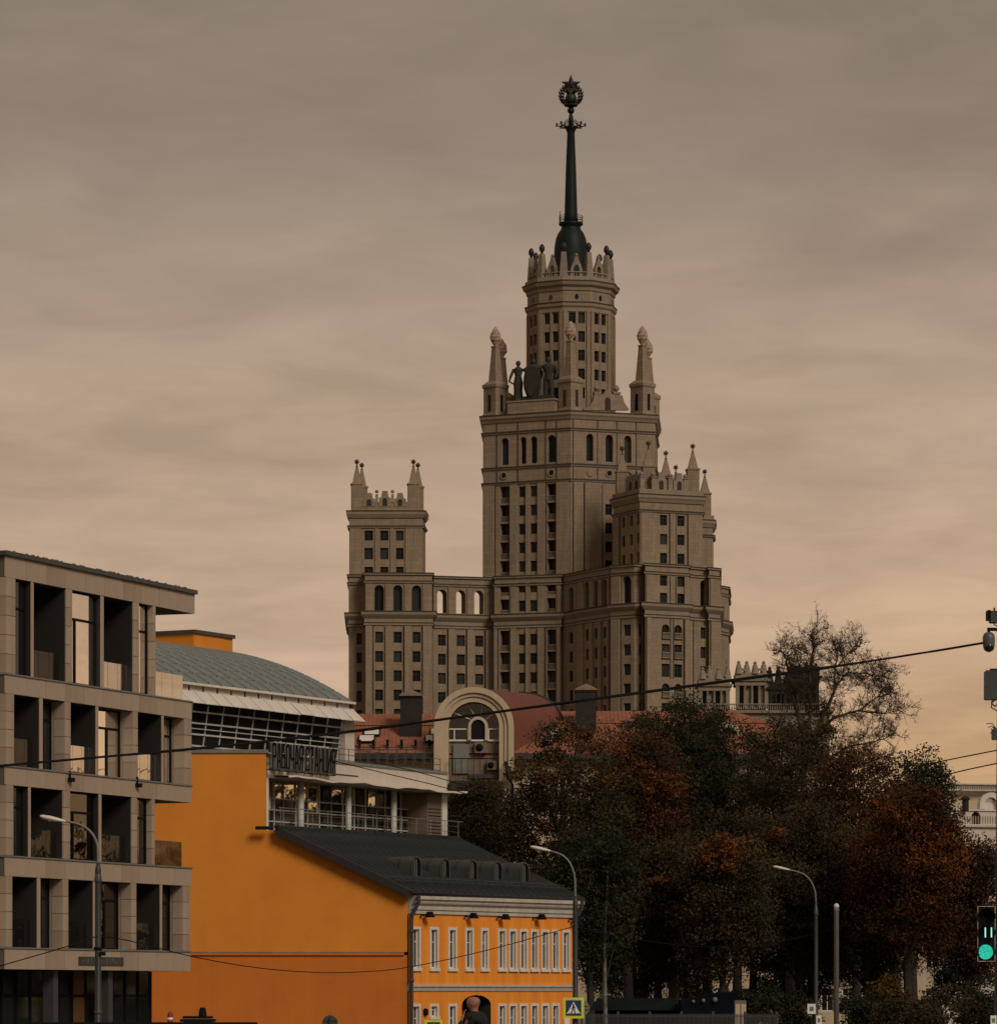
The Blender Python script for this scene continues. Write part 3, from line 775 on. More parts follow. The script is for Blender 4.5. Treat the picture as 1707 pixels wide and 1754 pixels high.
# side turrets
def spike(parent, x, d, zb, zc, zt, zball, hw, m):
    px, py = xy(x, d); mb = MB()
    mb.lathe((px, py, 0), [(hw * 1.5, zb), (hw * 1.5, zc - .5), (hw * 1.7, zc - .35), (hw * 1.7, zc - .1), (hw * 1.2, zc), (.28, zt), (.2, zt + .1)], 4, 0, R(-45) + .1)
    o = mb.build('pinnacle', m, parent)
    mb = MB(); mb.lathe((px, py, zt), [(.3, 0), (.12, .2), (.1, .5), (.3, .6)], 8)
    c = Vector((px, py, zball))
    mb.ball(c, .40, 10)
    for k in range(14):
        a = k * 2.4; zz_ = 1 - 2 * (k + .5) / 14; r_ = math.sqrt(1 - zz_ * zz_); dv = Vector((r_ * math.cos(a), r_ * math.sin(a), zz_)); mb.tube([c + dv * .3, c + dv * .62], [.1, .02], 4)
    mb.build('ball', M['redball'], o)
def small_gable(mb, f, u, z, hw, h):
    pr = [(-hw, 0), (-hw, h * .55), (-hw * .6, h * .62), (-hw * .45, h), (hw * .45, h), (hw * .6, h * .62), (hw, h * .55), (hw, 0)]
    mb.prism([f.pt(u + a, z + b, -.2) for a, b in pr], -f.n * .5)
    ar = arc(u - hw * .38, u + hw * .38, z + h * .55)
    mb.prism([f.pt(u + hw * .38, z + .15, -.22), f.pt(u - hw * .38, z + .15, -.22)] + [f.pt(a, b, -.22) for a, b in ar], f.n * .06, 1)
lt = [xy(*p) for p in [(598, 778.6), (724, 778.6), (728.5, 786), (600, 786)]]
f0 = Face(lt[0], lt[1]); ZL = 93.3
ol = gridops(f0, [(624, 638.7), (651, 665), (678, 691)], [(87.8, 89.7), (84.2, 86.4), (81.3, 82.8)]); plainw += [(f0, o) for o in ol]
mass(TW, 'turret_wall', lt, ZP_, ZL, M['tower'], {0: ol})
mb = MB(); sweep(mb, lt, [(-.3, 91.9), (.2, 92.1), (.4, 92.5), (.55, 92.8), (.55, 93.3), (-.3, 93.6)]); sweep(mb, lt, [(-.2, 90.1), (.25, 90.2), (.35, 90.5), (-.2, 90.65)]); mb.build('cornice', M['trim'], TW)
for a, b in ((599, 618), (642, 648.5), (668, 675), (694, 723)): pil2(f0, a, b, ZP_, 90.1, .22)
mb = MB(); f0.box(mb, f0.u(606), f0.u(716), 93.5, 95.2, -.9, -.3)
for xg, h in ((632, 2.6), (659, 3.0), (685, 2.6)): small_gable(mb, f0, f0.u(xg), 95.2 - .9, 1.15, h)
for xg in (645, 672): mb.box(f0.pt(f0.u(xg), 95.9, -.5), (.5, .5, 1.6)); mb.ball(f0.pt(f0.u(xg), 97.2, -.5), .36, 8)
mb.build('parapet', [M['tower'], M['dark_stone']], TW)
for x, d in ((611, 780), (619.5, 785), (707.8, 780), (715.5, 785)): spike(TW, x, d, ZL, 98.9, 102.1, 103.0, .98, M['tower'])
rt = [xy(*p) for p in [(1050, 771), (1095.5, 761.5), (1203, 766.5), (1199.6, 774.5), (1085, 780)]]
rtb = [xy(*p) for p in [(1192, 803), (1220.5, 804.5), (1221.5, 813), (1190, 813)]]
mass(TW, 'turret_wall', [xy(*p) for p in [(1090, 775), (1196, 774), (1197, 803), (1090, 805)]], 81.1, 93.2, M['tower'])
mass(TW, 'turret_wall', rtb, 81.1, 94.5, M['tower'])
f1, f2 = Face(rt[0], rt[1]), Face(rt[1], rt[2]); ZR = 94.5
RR_ = [(90.9 - 3.55 * k - 1.95, 90.9 - 3.55 * k) for k in range(3)]
o1 = gridops(f1, [(1065, 1070), (1078.5, 1083), (1090.7, 1094.6)], RR_); o2 = gridops(f2, [(1130, 1142.3), (1159.5, 1172)], RR_)
plainw += [(f1, o) for o in o1] + [(f2, o) for o in o2]
mass(TW, 'turret_wall', rt, ZP_, ZR, M['tower'], {0: o1, 1: o2})
mb = MB(); sweep(mb, rt, [(-.3, 93.0), (.2, 93.2), (.4, 93.7), (.6, 94.0), (.6, 94.5), (.2, 94.8), (.2, 95.6), (-.5, 95.6)]); sweep(mb, rt, [(-.2, 91.2), (.25, 91.3), (.4, 91.6), (-.2, 91.8)]); mb.build('cornice', M['trim'], TW); mb = MB(); sweep(mb, rtb, [(-.3, 93.0), (.2, 93.2), (.4, 93.7), (.6, 94.0), (.6, 94.5), (.2, 94.8), (.2, 95.6), (-.5, 95.6)]); sweep(mb, rtb, [(-.2, 91.2), (.25, 91.3), (.4, 91.6), (-.2, 91.8)]); mb.build('cornice', M['trim'], TW)
for a, b in ((1051, 1060), (1072, 1076)): pil2(f1, a, b, ZP_, 91.2, .22)
for a, b in ((1097, 1124), (1147, 1156), (1178, 1202)): pil2(f2, a, b, ZP_, 91.2, .22)
for x, d in ((1065, 772.5), (1110, 765), (1140, 779), (1186, 769), (1157, 800), (1206.6, 806.5)): spike(TW, x, d, 95.3, 100.3, 103.4, 104.5, 1.05, M['tower'])
mb = MB()
for f, xs in ((f1, (1078, 1088)), (f2, (1133, 1164))):
    for xg in xs: small_gable(mb, f, f.u(xg), 95.5, 1.2, 3.4); 
for f, xs in ((f1, (1072, 1083, 1094)), (f2, (1120, 1148.5, 1175))):
    for xg in xs: mb.box(f.pt(f.u(xg), 96.7, -.5), (.9, .9, 2.3), f.rz); mb.box(f.pt(f.u(xg), 97.9, -.5), (1.2, 1.2, .2), f.rz); mb.ball(f.pt(f.u(xg), 98.4, -.5), .45, 8)
mb.build('parapet', [M['pale'], M['dark_stone']], TW)
# dark metal flashings on every ledge, added dark strips for the wall panel joints
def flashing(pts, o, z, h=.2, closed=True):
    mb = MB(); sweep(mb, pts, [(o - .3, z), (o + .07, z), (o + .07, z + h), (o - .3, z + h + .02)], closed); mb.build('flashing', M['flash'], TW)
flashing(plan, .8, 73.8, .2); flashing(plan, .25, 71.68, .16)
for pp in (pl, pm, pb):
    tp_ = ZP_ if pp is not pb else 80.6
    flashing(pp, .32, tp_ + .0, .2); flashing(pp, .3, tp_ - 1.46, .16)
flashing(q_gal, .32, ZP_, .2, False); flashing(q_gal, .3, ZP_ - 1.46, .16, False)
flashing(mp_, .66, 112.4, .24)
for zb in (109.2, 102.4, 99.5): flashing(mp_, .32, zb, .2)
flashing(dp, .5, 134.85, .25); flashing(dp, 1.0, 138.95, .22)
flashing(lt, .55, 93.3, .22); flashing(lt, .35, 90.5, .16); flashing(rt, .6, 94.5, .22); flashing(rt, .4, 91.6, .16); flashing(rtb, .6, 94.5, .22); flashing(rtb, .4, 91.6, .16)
def joint_line(f, x, z0, z1, out=.0, w_=.13):
    mb = MB(); u = f.u(x); f.box(mb, u - w_ / 2, u + w_ / 2, z0, z1, out - .05, out + .12); mb.build('joint_strip', M['flash'], TW)
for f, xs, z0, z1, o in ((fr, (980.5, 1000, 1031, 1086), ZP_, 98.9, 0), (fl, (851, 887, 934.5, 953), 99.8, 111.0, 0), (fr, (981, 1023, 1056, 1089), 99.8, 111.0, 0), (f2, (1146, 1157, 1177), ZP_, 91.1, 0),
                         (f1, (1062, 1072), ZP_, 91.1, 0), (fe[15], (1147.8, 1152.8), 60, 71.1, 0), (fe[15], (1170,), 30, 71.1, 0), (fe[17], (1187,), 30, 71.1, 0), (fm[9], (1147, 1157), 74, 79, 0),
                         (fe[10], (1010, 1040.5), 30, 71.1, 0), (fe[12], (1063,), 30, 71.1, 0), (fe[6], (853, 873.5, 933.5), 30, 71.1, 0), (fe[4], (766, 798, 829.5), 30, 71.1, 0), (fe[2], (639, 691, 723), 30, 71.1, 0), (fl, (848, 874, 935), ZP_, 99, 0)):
    for x in xs: joint_line(f, x, z0, z1, o)
# windows, arches, loggias
for f, o in plainw: put_win(f, o, TW, .45, .11, 2, name='arched_window' if len(o) > 4 and o[4] else 'window')
for f, o, dpt in arched: put_win(f, o, TW, dpt, .14, 1, name='arched_window')
for f, o in wide_l:
    put_win(f, o, TW, 1.3, .12, 2, name='loggia_window')
    hp = 1.0 if o[3] - o[2] > 3 else .5
    mb = MB(); f.box(mb, o[0] + .01, o[1] - .01, o[2] + .01, o[2] + hp, -.55, -.42); mb.build('balcony', M['inset'], TW)
    mb = MB(); f.box(mb, o[0] + .02, o[1] - .02, o[2] + hp, o[2] + hp + .12, -.6, -.36); mb.build('balcony_coping', M['trim'], TW)
for a, b in cols(fe[15], B8):
    for k in range(4):
        zb = ROWS[k][0] - .35; mb = MB()
        fe[15].box(mb, a - .1, b + .1, zb - .2, zb - .05, -.1, .4); fe[15].box(mb, a - .02, b + .02, zb + .85, zb + .96, .2, .34)
        for j in range(7):
            u = a + (b - a) * (j + .5) / 7; mb.lathe(fe[15].pt(u, zb - .05, .27), [(.06, 0), (.1, .3), (.05, .6), (.08, .9)], 6)
        if k in (0, 1, 3): mb.build('balcony', M['pale'], TW)

# ------------------------------------------------------------------ stone office block at the left edge
FA = PF(10, 162.8, 328, 178.6)
OB = thing('office_block', 'grey stone office block with deep glazed loggias at the left edge of the photo', 'building', FA.pt(0, -2))
bands = [(18.27, 19.12, 333), (13.63, 14.37, 328), (9.98, 10.69, 328), (6.34, 7.10, 328), (2.62, 3.44, 326)]
uR = FA.u(328); uT = FA.u(266)
core = MB()
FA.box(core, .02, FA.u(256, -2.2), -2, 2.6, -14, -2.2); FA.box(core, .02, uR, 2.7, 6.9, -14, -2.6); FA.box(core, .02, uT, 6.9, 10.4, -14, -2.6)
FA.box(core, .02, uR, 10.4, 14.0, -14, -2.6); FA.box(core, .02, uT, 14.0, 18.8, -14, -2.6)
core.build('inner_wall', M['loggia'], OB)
for z0, z1, xe in bands:
    ue = FA.u(xe); mb = MB(); FA.box(mb, 0, ue, z0, z1, -12, -.03); slab = mb.build('floor_slab', M['joint'], OB)
    nseg = int(round(ue / 1.75)); off = 0
    for k in range(nseg):
        a, b = ue * k / nseg, ue * (k + 1) / nseg; pb_ = MB(); FA.box(pb_, a + (.011 if k else -.02), b - .011 if k < nseg - 1 else b + .02, z0 - .0, z1, -.06, random.Random(k + int(z0)).uniform(-.004, .004))
        pb_.build('stone_panel', M['clad'] if (k + int(z0)) % 4 else M['clad2'], slab)
    mb = MB(); FA.box(mb, -.05, ue + .05, z1, z1 + .06, -1.0, .05); mb.build('ledge', M['grey'], slab)
def pillar(xa, xb, z0, z1):
    a, b = FA.u(xa), FA.u(xb); mb = MB(); FA.box(mb, a + .02, b - .02, z0, z1, -2.6, -.03); o = mb.build('pillar', M['clad2'], OB)
    n = int(round((z1 - z0) / .74))
    for k in range(n):
        p_ = MB(); FA.box(p_, a, b, z0 + (z1 - z0) * k / n + .012, z0 + (z1 - z0) * (k + 1) / n - .012, -.5, 0); p_.build('stone_panel', M['clad'] if k % 3 else M['clad2'], o)
def fin(xa, xb, z0, z1, dpt):
    mb = MB(); a, b = FA.u(xa), FA.u(xb); FA.box(mb, a, b, z0, z1, -.05, -.02); o = mb.build('fin', M['clad'], OB)
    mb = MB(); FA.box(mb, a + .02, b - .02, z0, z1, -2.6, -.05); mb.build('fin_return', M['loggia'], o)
def glazing(xa, xb, z0, z1, dpt, m, tz=.70, split=.3):
    a, b = FA.u(xa), FA.u(xb); mb = MB(); w_ = .07
    FA.box(mb, a, b, z0, z0 + w_, -dpt - .06, -dpt + .05); FA.box(mb, a, b, z1 - w_, z1, -dpt - .06, -dpt + .05)
    FA.box(mb, a, a + w_, z0 + w_, z1 - w_, -dpt - .06, -dpt + .05); FA.box(mb, b - w_, b, z0 + w_, z1 - w_, -dpt - .06, -dpt + .05)
    zt = z0 + (z1 - z0) * tz; us = a + (b - a) * split
    FA.box(mb, a + w_, b - w_, zt - .05, zt + .05, -dpt - .05, -dpt + .04); FA.box(mb, us - .06, us + .06, z0 + w_, zt - .05, -dpt - .05, -dpt + .045)
    o = mb.build('window_frame', M['black'], OB)
    for (p0, p1, q0, q1) in ((a + w_, us - .06, z0 + w_, zt - .05), (us + .06, b - w_, z0 + w_, zt - .05), (a + w_, b - w_, zt + .05, z1 - w_)):
        mb = MB(); FA.box(mb, p0, p1, q0, q1, -dpt - .02, -dpt); mb.build('pane', m, o)
def rail(xa, xb, z0, dpt, m, h=1.15, n=3):
    a, b = FA.u(xa), FA.u(xb)
    for k in range(n):
        mb = MB(); FA.box(mb, a + (b - a) * k / n + .012, a + (b - a) * (k + 1) / n - .012, z0 + .06, z0 + h, -dpt - .02, -dpt); mb.build('balustrade_pane', m, OB)
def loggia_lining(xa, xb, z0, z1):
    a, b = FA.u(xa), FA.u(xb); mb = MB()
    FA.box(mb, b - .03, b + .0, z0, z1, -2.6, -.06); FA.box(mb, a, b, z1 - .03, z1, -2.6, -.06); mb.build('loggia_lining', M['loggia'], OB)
MI, DG, TG = M['mirror'], M['dglass'], M['dark_reflect']
R4, R3, R2, R1 = (14.43, 18.27), (10.75, 13.63), (7.16, 9.98), (3.50, 6.34)
for (z0, z1), ps in ((R4, [(8, 26.4), (113.5, 123.5), (228.5, 238), (262, 266.5)]), (R3, [(5, 24), (111, 121), (228, 236), (315.5, 328)]),
                     (R2, [(4, 23), (108.5, 120), (226, 235), (260, 265)]), (R1, [(3, 21), (107.5, 117), (225, 233.5), (313, 325)])):
    for i, (a, b) in enumerate(ps): pillar(max(a, 10.2), b, z0, z1)
for (z0, z1), fs in ((R4, [(54, 58.5), (173.3, 178.4)]), (R2, [(49.5, 53.5), (170, 174.5)])):
    for a, b in fs: fin(a, b, z0, z1, .35)
for (z0, z1), fs in ((R3, [(68.5, 74), (165, 169.3), (277.7, 281.2)]), (R1, [(64.5, 70), (160.5, 164), (275, 278.5)])):
    for a, b in fs: fin(a, b, z0, z1, .6)
for a, b, m in ((26.4, 54, DG), (123.5, 173.3, MI), (238, 262, MI)): glazing(a, b, *R4, .31, m)
for a, b, m in ((23, 49.5, DG), (120, 170, TG), (235, 260, TG)): glazing(a, b, *R2, .31, m)
for a, b, m in ((74, 111, DG), (169.3, 228, MI), (281.2, 315.5, MI)): glazing(a, b, *R3, .66, m, .72, .62)
for a, b, m in ((70, 107.5, DG), (164, 225, TG), (278.5, 313, TG)): glazing(a, b, *R1, .66, m, .72, .62)
for r_, bs in ((R4, [(58.5, 113.5), (178.4, 228.5)]), (R2, [(53.5, 108.5), (174.5, 226)]), (R3, [(24, 68.5), (121, 165), (236, 277.7)]), (R1, [(21, 64.5), (117, 160.5), (233.5, 275)])):
    for k, (a, b) in enumerate(bs):
        loggia_lining(a, b, *r_)
        rail(a + .4, b - .4, r_[0], .3, M['railclear'] if (k == 0 or r_ in (R2, R1)) else M['railglass'])
        mb = MB(); u0, u1 = FA.u(a), FA.u(b)
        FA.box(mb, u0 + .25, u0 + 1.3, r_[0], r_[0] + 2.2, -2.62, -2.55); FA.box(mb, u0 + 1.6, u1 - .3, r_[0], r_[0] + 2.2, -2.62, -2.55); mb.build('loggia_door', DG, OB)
rail(267, 322, 14.37, .25, M['railglass']); rail(265.5, 320, 7.10, .25, M['smoked'])
mb = MB(); FA.box(mb, -.15, FA.u(334.5), 19.12, 19.3, -12, .12); o = mb.build('roof_edge', M['dgrey'], OB)
mb = MB()
for k in range(40):
    rn = random.Random(k); u = rn.uniform(.5, FA.u(328)); mb.box(FA.pt(u, 19.33, .0), (.14, .05, .06), FA.rz)
mb.build('snow_stop', M['grey'], o)['kind'] = 'stuff'
for x, y in ((118, 1337.5), (233.5, 1347)):
    u = FA.u(x); z = FA.z(y, x); mb = MB(); FA.box(mb, u - .12, u + .12, z - .05, z + .12, 0, .22); FA.box(mb, u - .03, u + .03, z + .12, z + .4, 0, .08); mb.build('wall_light', M['black'], OB)
# name plate with worn lettering and a small camera
mb = MB(); u0, u1 = FA.u(134), FA.u(210); z0, z1 = FA.z(1654, 172), FA.z(1639.5, 172)
FA.box(mb, u0, u1, z0, z1, .0, .05); pl_ = mb.build('name_plate', M['dgrey'], OB)
mb = MB(); rn = random.Random(4); u = u0 + .25
while u < u1 - .3:
    FA.box(mb, u, u + .07, z0 + .06 + rn.choice((0, 0, .1)), z1 - .05 - rn.choice((0, 0, .12)), .05, .065); u += rn.choice((.16, .2, .3))
mb.build('worn_lettering', mat('worn_metal', (.085, .08, .07), .6, .4, 6), pl_)
# glazed ground floor, set back under the slab
gd = 1.6; gf0, gf1 = FA.u(2, -gd), FA.u(257, -gd)
mb = MB(); us = [gf0 + (gf1 - gf0) * k / 11 for k in range(12)]
for u in us: FA.box(mb, u - .05, u + .05, -2, 2.6, -gd - .08, -gd + .06)
for z in (-.35, 1.55): 
    for k in range(11): FA.box(mb, us[k] + .05, us[k + 1] - .05, z - .05, z + .05, -gd - .07, -gd + .05)
gfr = mb.build('shopfront_frame', M['black'], OB)
amber = mat('amber_panel', (.10, .045, .012), .5, .2, 2)
for k in range(11):
    for z0, z1 in ((-2, -.4), (-.3, 1.5), (1.6, 2.6)):
        mb = MB(); FA.box(mb, us[k] + .05, us[k + 1] - .05, z0, z1, -gd - .03, -gd); mb.build('pane', amber if k == 5 else DG, gfr)
for k in (2, 6):
    mb = MB(); FA.box(mb, us[k] - .2, us[k] + .2, -2, 2.62, -.9, -.4); mb.build('column', M['dgrey'], OB)

# ------------------------------------------------------------------ orange house
HS = thing('orange_house', 'bright orange two-storey house with dark metal roof, white-framed windows and blank gable', 'house', (*xy(699, 200), -2))
D0 = 200.0
FH = PF(699, 200, 980, 211.9)
zs = Zt(1631, D0)
poly_u = [(255, zs), (697.5, zs), (697.5, Zt(1531, D0)), (470, Zt(1422.5, D0)), (455, Zt(1422.5, D0)), (455, Zt(1290, D0)), (255, Zt(1290, D0))]
mb = MB(); mb.prism([Vector((X(x, D0), D0, z)) for x, z in poly_u], (0, .5, 0)); mb.build('gable_wall', M['orange'], HS)
mb = MB(); mb.prism([Vector((X(x, D0), D0, z)) for x, z in ((255, -2.1), (697.5, -2.1), (697.5, zs - .16), (255, zs - .16))], (0, .5, 0)); mb.build('lower_gable_wall', M['orange_lo'], HS)['label'] = 'deeper orange lower wall'
mb = MB(); mb.obox((X(255, D0), D0 - .10, zs - .16), (X(692, D0) - X(255, D0), 0, 0), (0, .5, 0), (0, 0, .10)); mb.obox((X(255, D0), D0 - .03, zs - .06), (X(692, D0) - X(255, D0), 0, 0), (0, .4, 0), (0, 0, .06), 1)
mb.build('string_course', [M['orange_lo'], M['brownwall']], HS)
mb = MB(); mb.obox((X(255, D0), D0 - .08, Zt(1290, D0)), (X(455, D0) - X(255, D0) + .1, 0, 0), (0, .8, 0), (0, 0, .17)); mb.build('coping', M['grey'], HS)
HU = [(704, 719.4), (735, 750.4), (766.5, 781.5), (796, 810), (822.7, 836), (851.8, 866), (870.5, 884.4), (889, 903), (907.9, 921), (925.9, 939.4), (944, 957), (961.9, 975.4)]
fz0, fz1 = 2.79, 4.92; gz0, gz1 = -.95, 1.13
t_ = .12
def inner(a, b, z0, z1): return (a + t_, b - t_, z0 + .1, z1 - t_ * 1.1, False)
upo = [inner(FH.u(a), FH.u(b), fz0, fz1) for a, b in HU]
lo_i = [0, 2] + list(range(5, 11))
loo = [inner(FH.u(HU[i][0]), FH.u(HU[i][1]), gz0, gz1) for i in lo_i] + [inner(FH.u(735), FH.u(750.4), .4, 1.13)]
archo = (FH.u(791), FH.u(840.5), -2.05, 1.56, .5, 2.5)
rev = M['white']
mb = MB(); wall(mb, FH, 0, FH.L, 1.95, 6.38, upo, .22, 0, 0, 1); mb.build('front_wall', [M['orange_f'], rev], HS)
mb = MB(); ua_, ub_ = FH.u(787), FH.u(845); wall(mb, FH, 0, ua_, -2.1, 1.95, [o for o in loo if o[1] < ua_], .22, 0, 0, 1); wall(mb, FH, ub_, FH.L, -2.1, 1.95, [o for o in loo if o[0] > ub_], .22, 0, 0, 1); wall(mb, FH, ua_, ub_, -2.1, 1.95, [archo], .42, 0, 0, 2); mb.build('front_wall', [M['orange_f'], rev, M['dark_stone']], HS)  # passage reveal coloured dark for the shade of its depth
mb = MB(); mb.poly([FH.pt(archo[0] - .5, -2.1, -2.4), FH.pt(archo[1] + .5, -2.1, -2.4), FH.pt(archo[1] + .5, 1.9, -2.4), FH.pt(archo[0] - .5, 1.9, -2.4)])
mb.build('passage_dark_sheet', M['black'], HS)  # black sheet added for the shade deep in the passage
WM = [M['white'], M['hglass']]
for o, (za, zb) in [(o, (fz0, fz1)) for o in upo] + [(o, (gz0, gz1) if o[2] < .2 else (.4, 1.13)) for o in loo]:
    wdw = put_win(FH, o, HS, .19, .055, 2, WM)
    a, b = o[0] - t_, o[1] + t_; mb = MB()
    FH.box(mb, a, o[0], za, zb, -.02, .05); FH.box(mb, o[1], b, za, zb, -.02, .05); FH.box(mb, o[0], o[1], zb - t_ * 1.1, zb, -.02, .05); FH.box(mb, a - .04, b + .04, za - .05, za + .1, -.02, .11)
    mb.build('window_surround', M['white'], HS)
plan_h = [tuple(FH.pt(0, 0)[:2]), tuple(FH.pt(FH.L, 0)[:2]), tuple(FH.pt(FH.L, 0, -5.0)[:2])]
mb = MB(); sweep(mb, plan_h, [(-.05, 5.52), (.10, 5.56), (.10, 5.72), (.17, 5.76), (.17, 5.95), (.30, 6.05), (.34, 6.12), (.34, 6.2), (.46, 6.26), (.46, 6.42), (-.05, 6.46)], False); mb.build('cornice', M['cornice'], HS)
mb = MB(); sweep(mb, plan_h, [(-.05, 1.74), (.06, 1.76), (.09, 1.9), (.16, 1.97), (.16, 2.05), (-.05, 2.09)], False); mb.build('string_course', M['cornice'], HS)
mb = MB(); f_ = Face(plan_h[1], plan_h[2]); wall(mb, f_, 0, f_.L, -2.1, 6.38); mb.build('side_wall', M['orange_f'], HS)
# roof of standing-seam sheets
E0, E1 = P(702.5, 1527.5, 199.45), P(1001, 1541.0, 213.0)
G0, G1 = P(472.5, 1418.5, 199.45), P(785, 1437.5, 212.7)
nrm = (E1 - E0).cross(G0 - E0).normalized()
if nrm.z < 0: nrm = -nrm
NS = 26
rf = MB(); rf.prism([E0, E1, G1, G0], -nrm * .16); roof = rf.build('roof', M['roofedge'], HS)
for k in range(NS):
    for r_ in range(3):
        a, b = k / NS, (k + 1) / NS; s0, s1 = (0, .30, .66)[r_] + .004, (.30, .66, 1)[r_]
        def rp(t, s): return (E0.lerp(E1, t)).lerp(G0.lerp(G1, t), s)
        ins = .0008; rn = random.Random(k * 3 + r_)
        mb = MB(); mb.prism([rp(a + ins, s0), rp(b - ins, s0), rp(b - ins, s1), rp(a + ins, s1)], nrm * (.02 + rn.uniform(0, .012)))
        mb.bar(rp(b, s0) + nrm * .05, rp(b, s1) + nrm * .05, .045, 0, .09)
        mb.build('roof_sheet', M['roof'], roof)
back = G0 + Vector((-.82, .57, 0)) * .5
mb = MB(); mb.bar(G0 + Vector((0, 0, .06)), G1 + Vector((0, 0, .06)), .22, 0, .14); mb.build('ridge_cap', M['roof'], roof)
mb = MB(); mb.bar(G0 + Vector((.05, .05, -.14)), E0 + Vector((.05, .05, -.14)), .16, 0, .34); mb.build('verge_board', M['roofedge'], roof)
mb = MB(); mb.tube([E0 + Vector((.02, -.05, -.06)), E1 + Vector((.02, -.05, -.06))], .085, 8); mb.build('gutter', M['roofedge'], HS)
mb = MB(); mb.bar(G0 + Vector((-.3, .0, 0)), G0 + Vector((-1.0, .0, .0)), .25, 0, .16); mb.build('flashing', M['black'], HS)
mb = MB()
for i in range(2):
    s = .12 + .05 * i
    mb.tube([E0.lerp(G0, s) + nrm * .22, E1.lerp(G1, s) + nrm * .22], .018, 4)
for k in range(14):
    p = (E0.lerp(E1, (k + .5) / 14)).lerp(G0.lerp(G1, (k + .5) / 14), .145); mb.bar(p, p + nrm * .25, .03)
mb.build('snow_guard', M['dgrey'], roof)
wallb = MB(); wallb.obox(G0 + Vector((0, .7, -11.9)), G1 - G0, Vector((-.82, .57, 0)) * .3, Vector((0, 0, 11.8))); wallb.build('rear_wall', M['orange'], HS)
# barrel dormers
eaved = (E1 - E0); eaved.z = 0; eaved.normalize(); inw = Vector((-eaved.y, eaved.x, 0))
slope = (G0.z - E0.z) / (G0 - E0).dot(inw)
for xr, yb in ((713, 1503.5), (762, 1505.5), (810, 1508), (852, 1510), (898, 1512.5)):
    best = None
    for i in range(400):
        u = i * .045
        for j in range(40):
            p_ = .3 + j * .06; q = E0 + eaved * u + inw * p_; z = E0.z + slope * p_ + (E1.z - E0.z) * u / (E1 - E0).length
            e = abs(CX + F * q.x / q.y - xr) + abs(HY - F * (z - CZ) / q.y - yb)
            if best is None or e < best[0]: best = (e, q, z)
    _, q, z = best; q = Vector((q.x, q.y, z)); hw, ht, Ln = .42, 1.05, 2.9
    def prof_(hw, ht): return [(-hw, 0)] + [(-hw * math.cos(math.pi * i / 10), ht - hw + hw * math.sin(math.pi * i / 10)) for i in range(11)] + [(hw, 0)]
    pr = prof_(hw, ht); vs = []
    for dd in (0, Ln): vs += [q + eaved * a + inw * dd + Vector((0, 0, b)) for a, b in pr]
    n_ = len(pr); mb = MB(); mb.add(vs, [[i, i + 1, n_ + i + 1, n_ + i] for i in range(n_ - 1)], 0, True)
    o = mb.build('dormer', M['dormer'], HS)
    for dd in (.75, 1.5):
        mb = MB(); pr2 = prof_(hw + .035, ht + .035); A_ = [q + eaved * a + inw * (dd - .03) + Vector((0, 0, b)) for a, b in pr2]; B_ = [p + inw * .07 for p in A_]
        for i in range(n_ - 1): mb.poly([A_[i], A_[i + 1], B_[i + 1], B_[i]])
        mb.build('rib', M['dgrey'], o)
    mb = MB(); pi_ = prof_(hw - .07, ht - .07); po_ = prof_(hw + .035, ht + .035)
    for i in range(n_ - 1):
        mb.poly([q + eaved * po_[i][0] - inw * .02 + Vector((0, 0, po_[i][1])), q + eaved * po_[i + 1][0] - inw * .02 + Vector((0, 0, po_[i + 1][1])), q + eaved * pi_[i + 1][0] - inw * .02 + Vector((0, 0, pi_[i + 1][1])), q + eaved * pi_[i][0] - inw * .02 + Vector((0, 0, pi_[i][1]))])
    mb.build('front_rim', M['dgrey'], o)
    mb = MB(); mb.poly([q + eaved * a + inw * .08 + Vector((0, 0, b)) for a, b in prof_(hw - .05, ht - .05)]); mb.build('pane', M['dglass'], o)
    mb = MB()
    for a in (-.08, .1): mb.bar(q + eaved * a + inw * .06 + Vector((0, 0, .05)), q + eaved * a + inw * .06 + Vector((0, 0, ht - .12)), .035)
    mb.build('bar', M['grey'], o)
# downpipes, spotlights
def downpipe(u, out, top, m):
    mb = MB(); p = lambda o, z: FH.pt(u, z, o)
    mb.tube([p(out + .42, 6.45), p(out + .42, 6.1), p(out + .02, 5.45), p(out, 5.2), p(out, -1.9)], [.1, .1, .1, .09, .09], 10)
    for z in (4.6, 2.2, 0): mb.lathe(p(out, z), [(.11, 0), (.12, .04), (.12, .1), (.11, .14)], 10)
    mb.build('downpipe', m, HS)
downpipe(-.02, .22, 6.4, M['dgrey']); downpipe(FH.L + .12, .12, 6.4, M['dgrey'])
for x, y in ((724, 1569), (799, 1571), (854, 1573), (916, 1573), (977, 1576)):
    u = FH.u(x); z = FH.z(y, x); mb = MB()
    mb.tube([FH.pt(u - .25, z - .12, 0), FH.pt(u - .25, z + .0, .08), FH.pt(u - .05, z + .05, .3)], .035, 6)
    mb.add([FH.pt(u - .15, z - .08, .22), FH.pt(u + .26, z - .08, .22), FH.pt(u + .26, z - .08, .56), FH.pt(u - .15, z - .08, .56), FH.pt(u - .06, z + .2, .28), FH.pt(u + .16, z + .2, .28), FH.pt(u + .16, z + .2, .48), FH.pt(u - .06, z + .2, .48)],
           [[0, 1, 2, 3], [4, 7, 6, 5], [0, 4, 5, 1], [1, 5, 6, 2], [2, 6, 7, 3], [3, 7, 4, 0]])
    mb.build('spotlight', M['black'], HS)
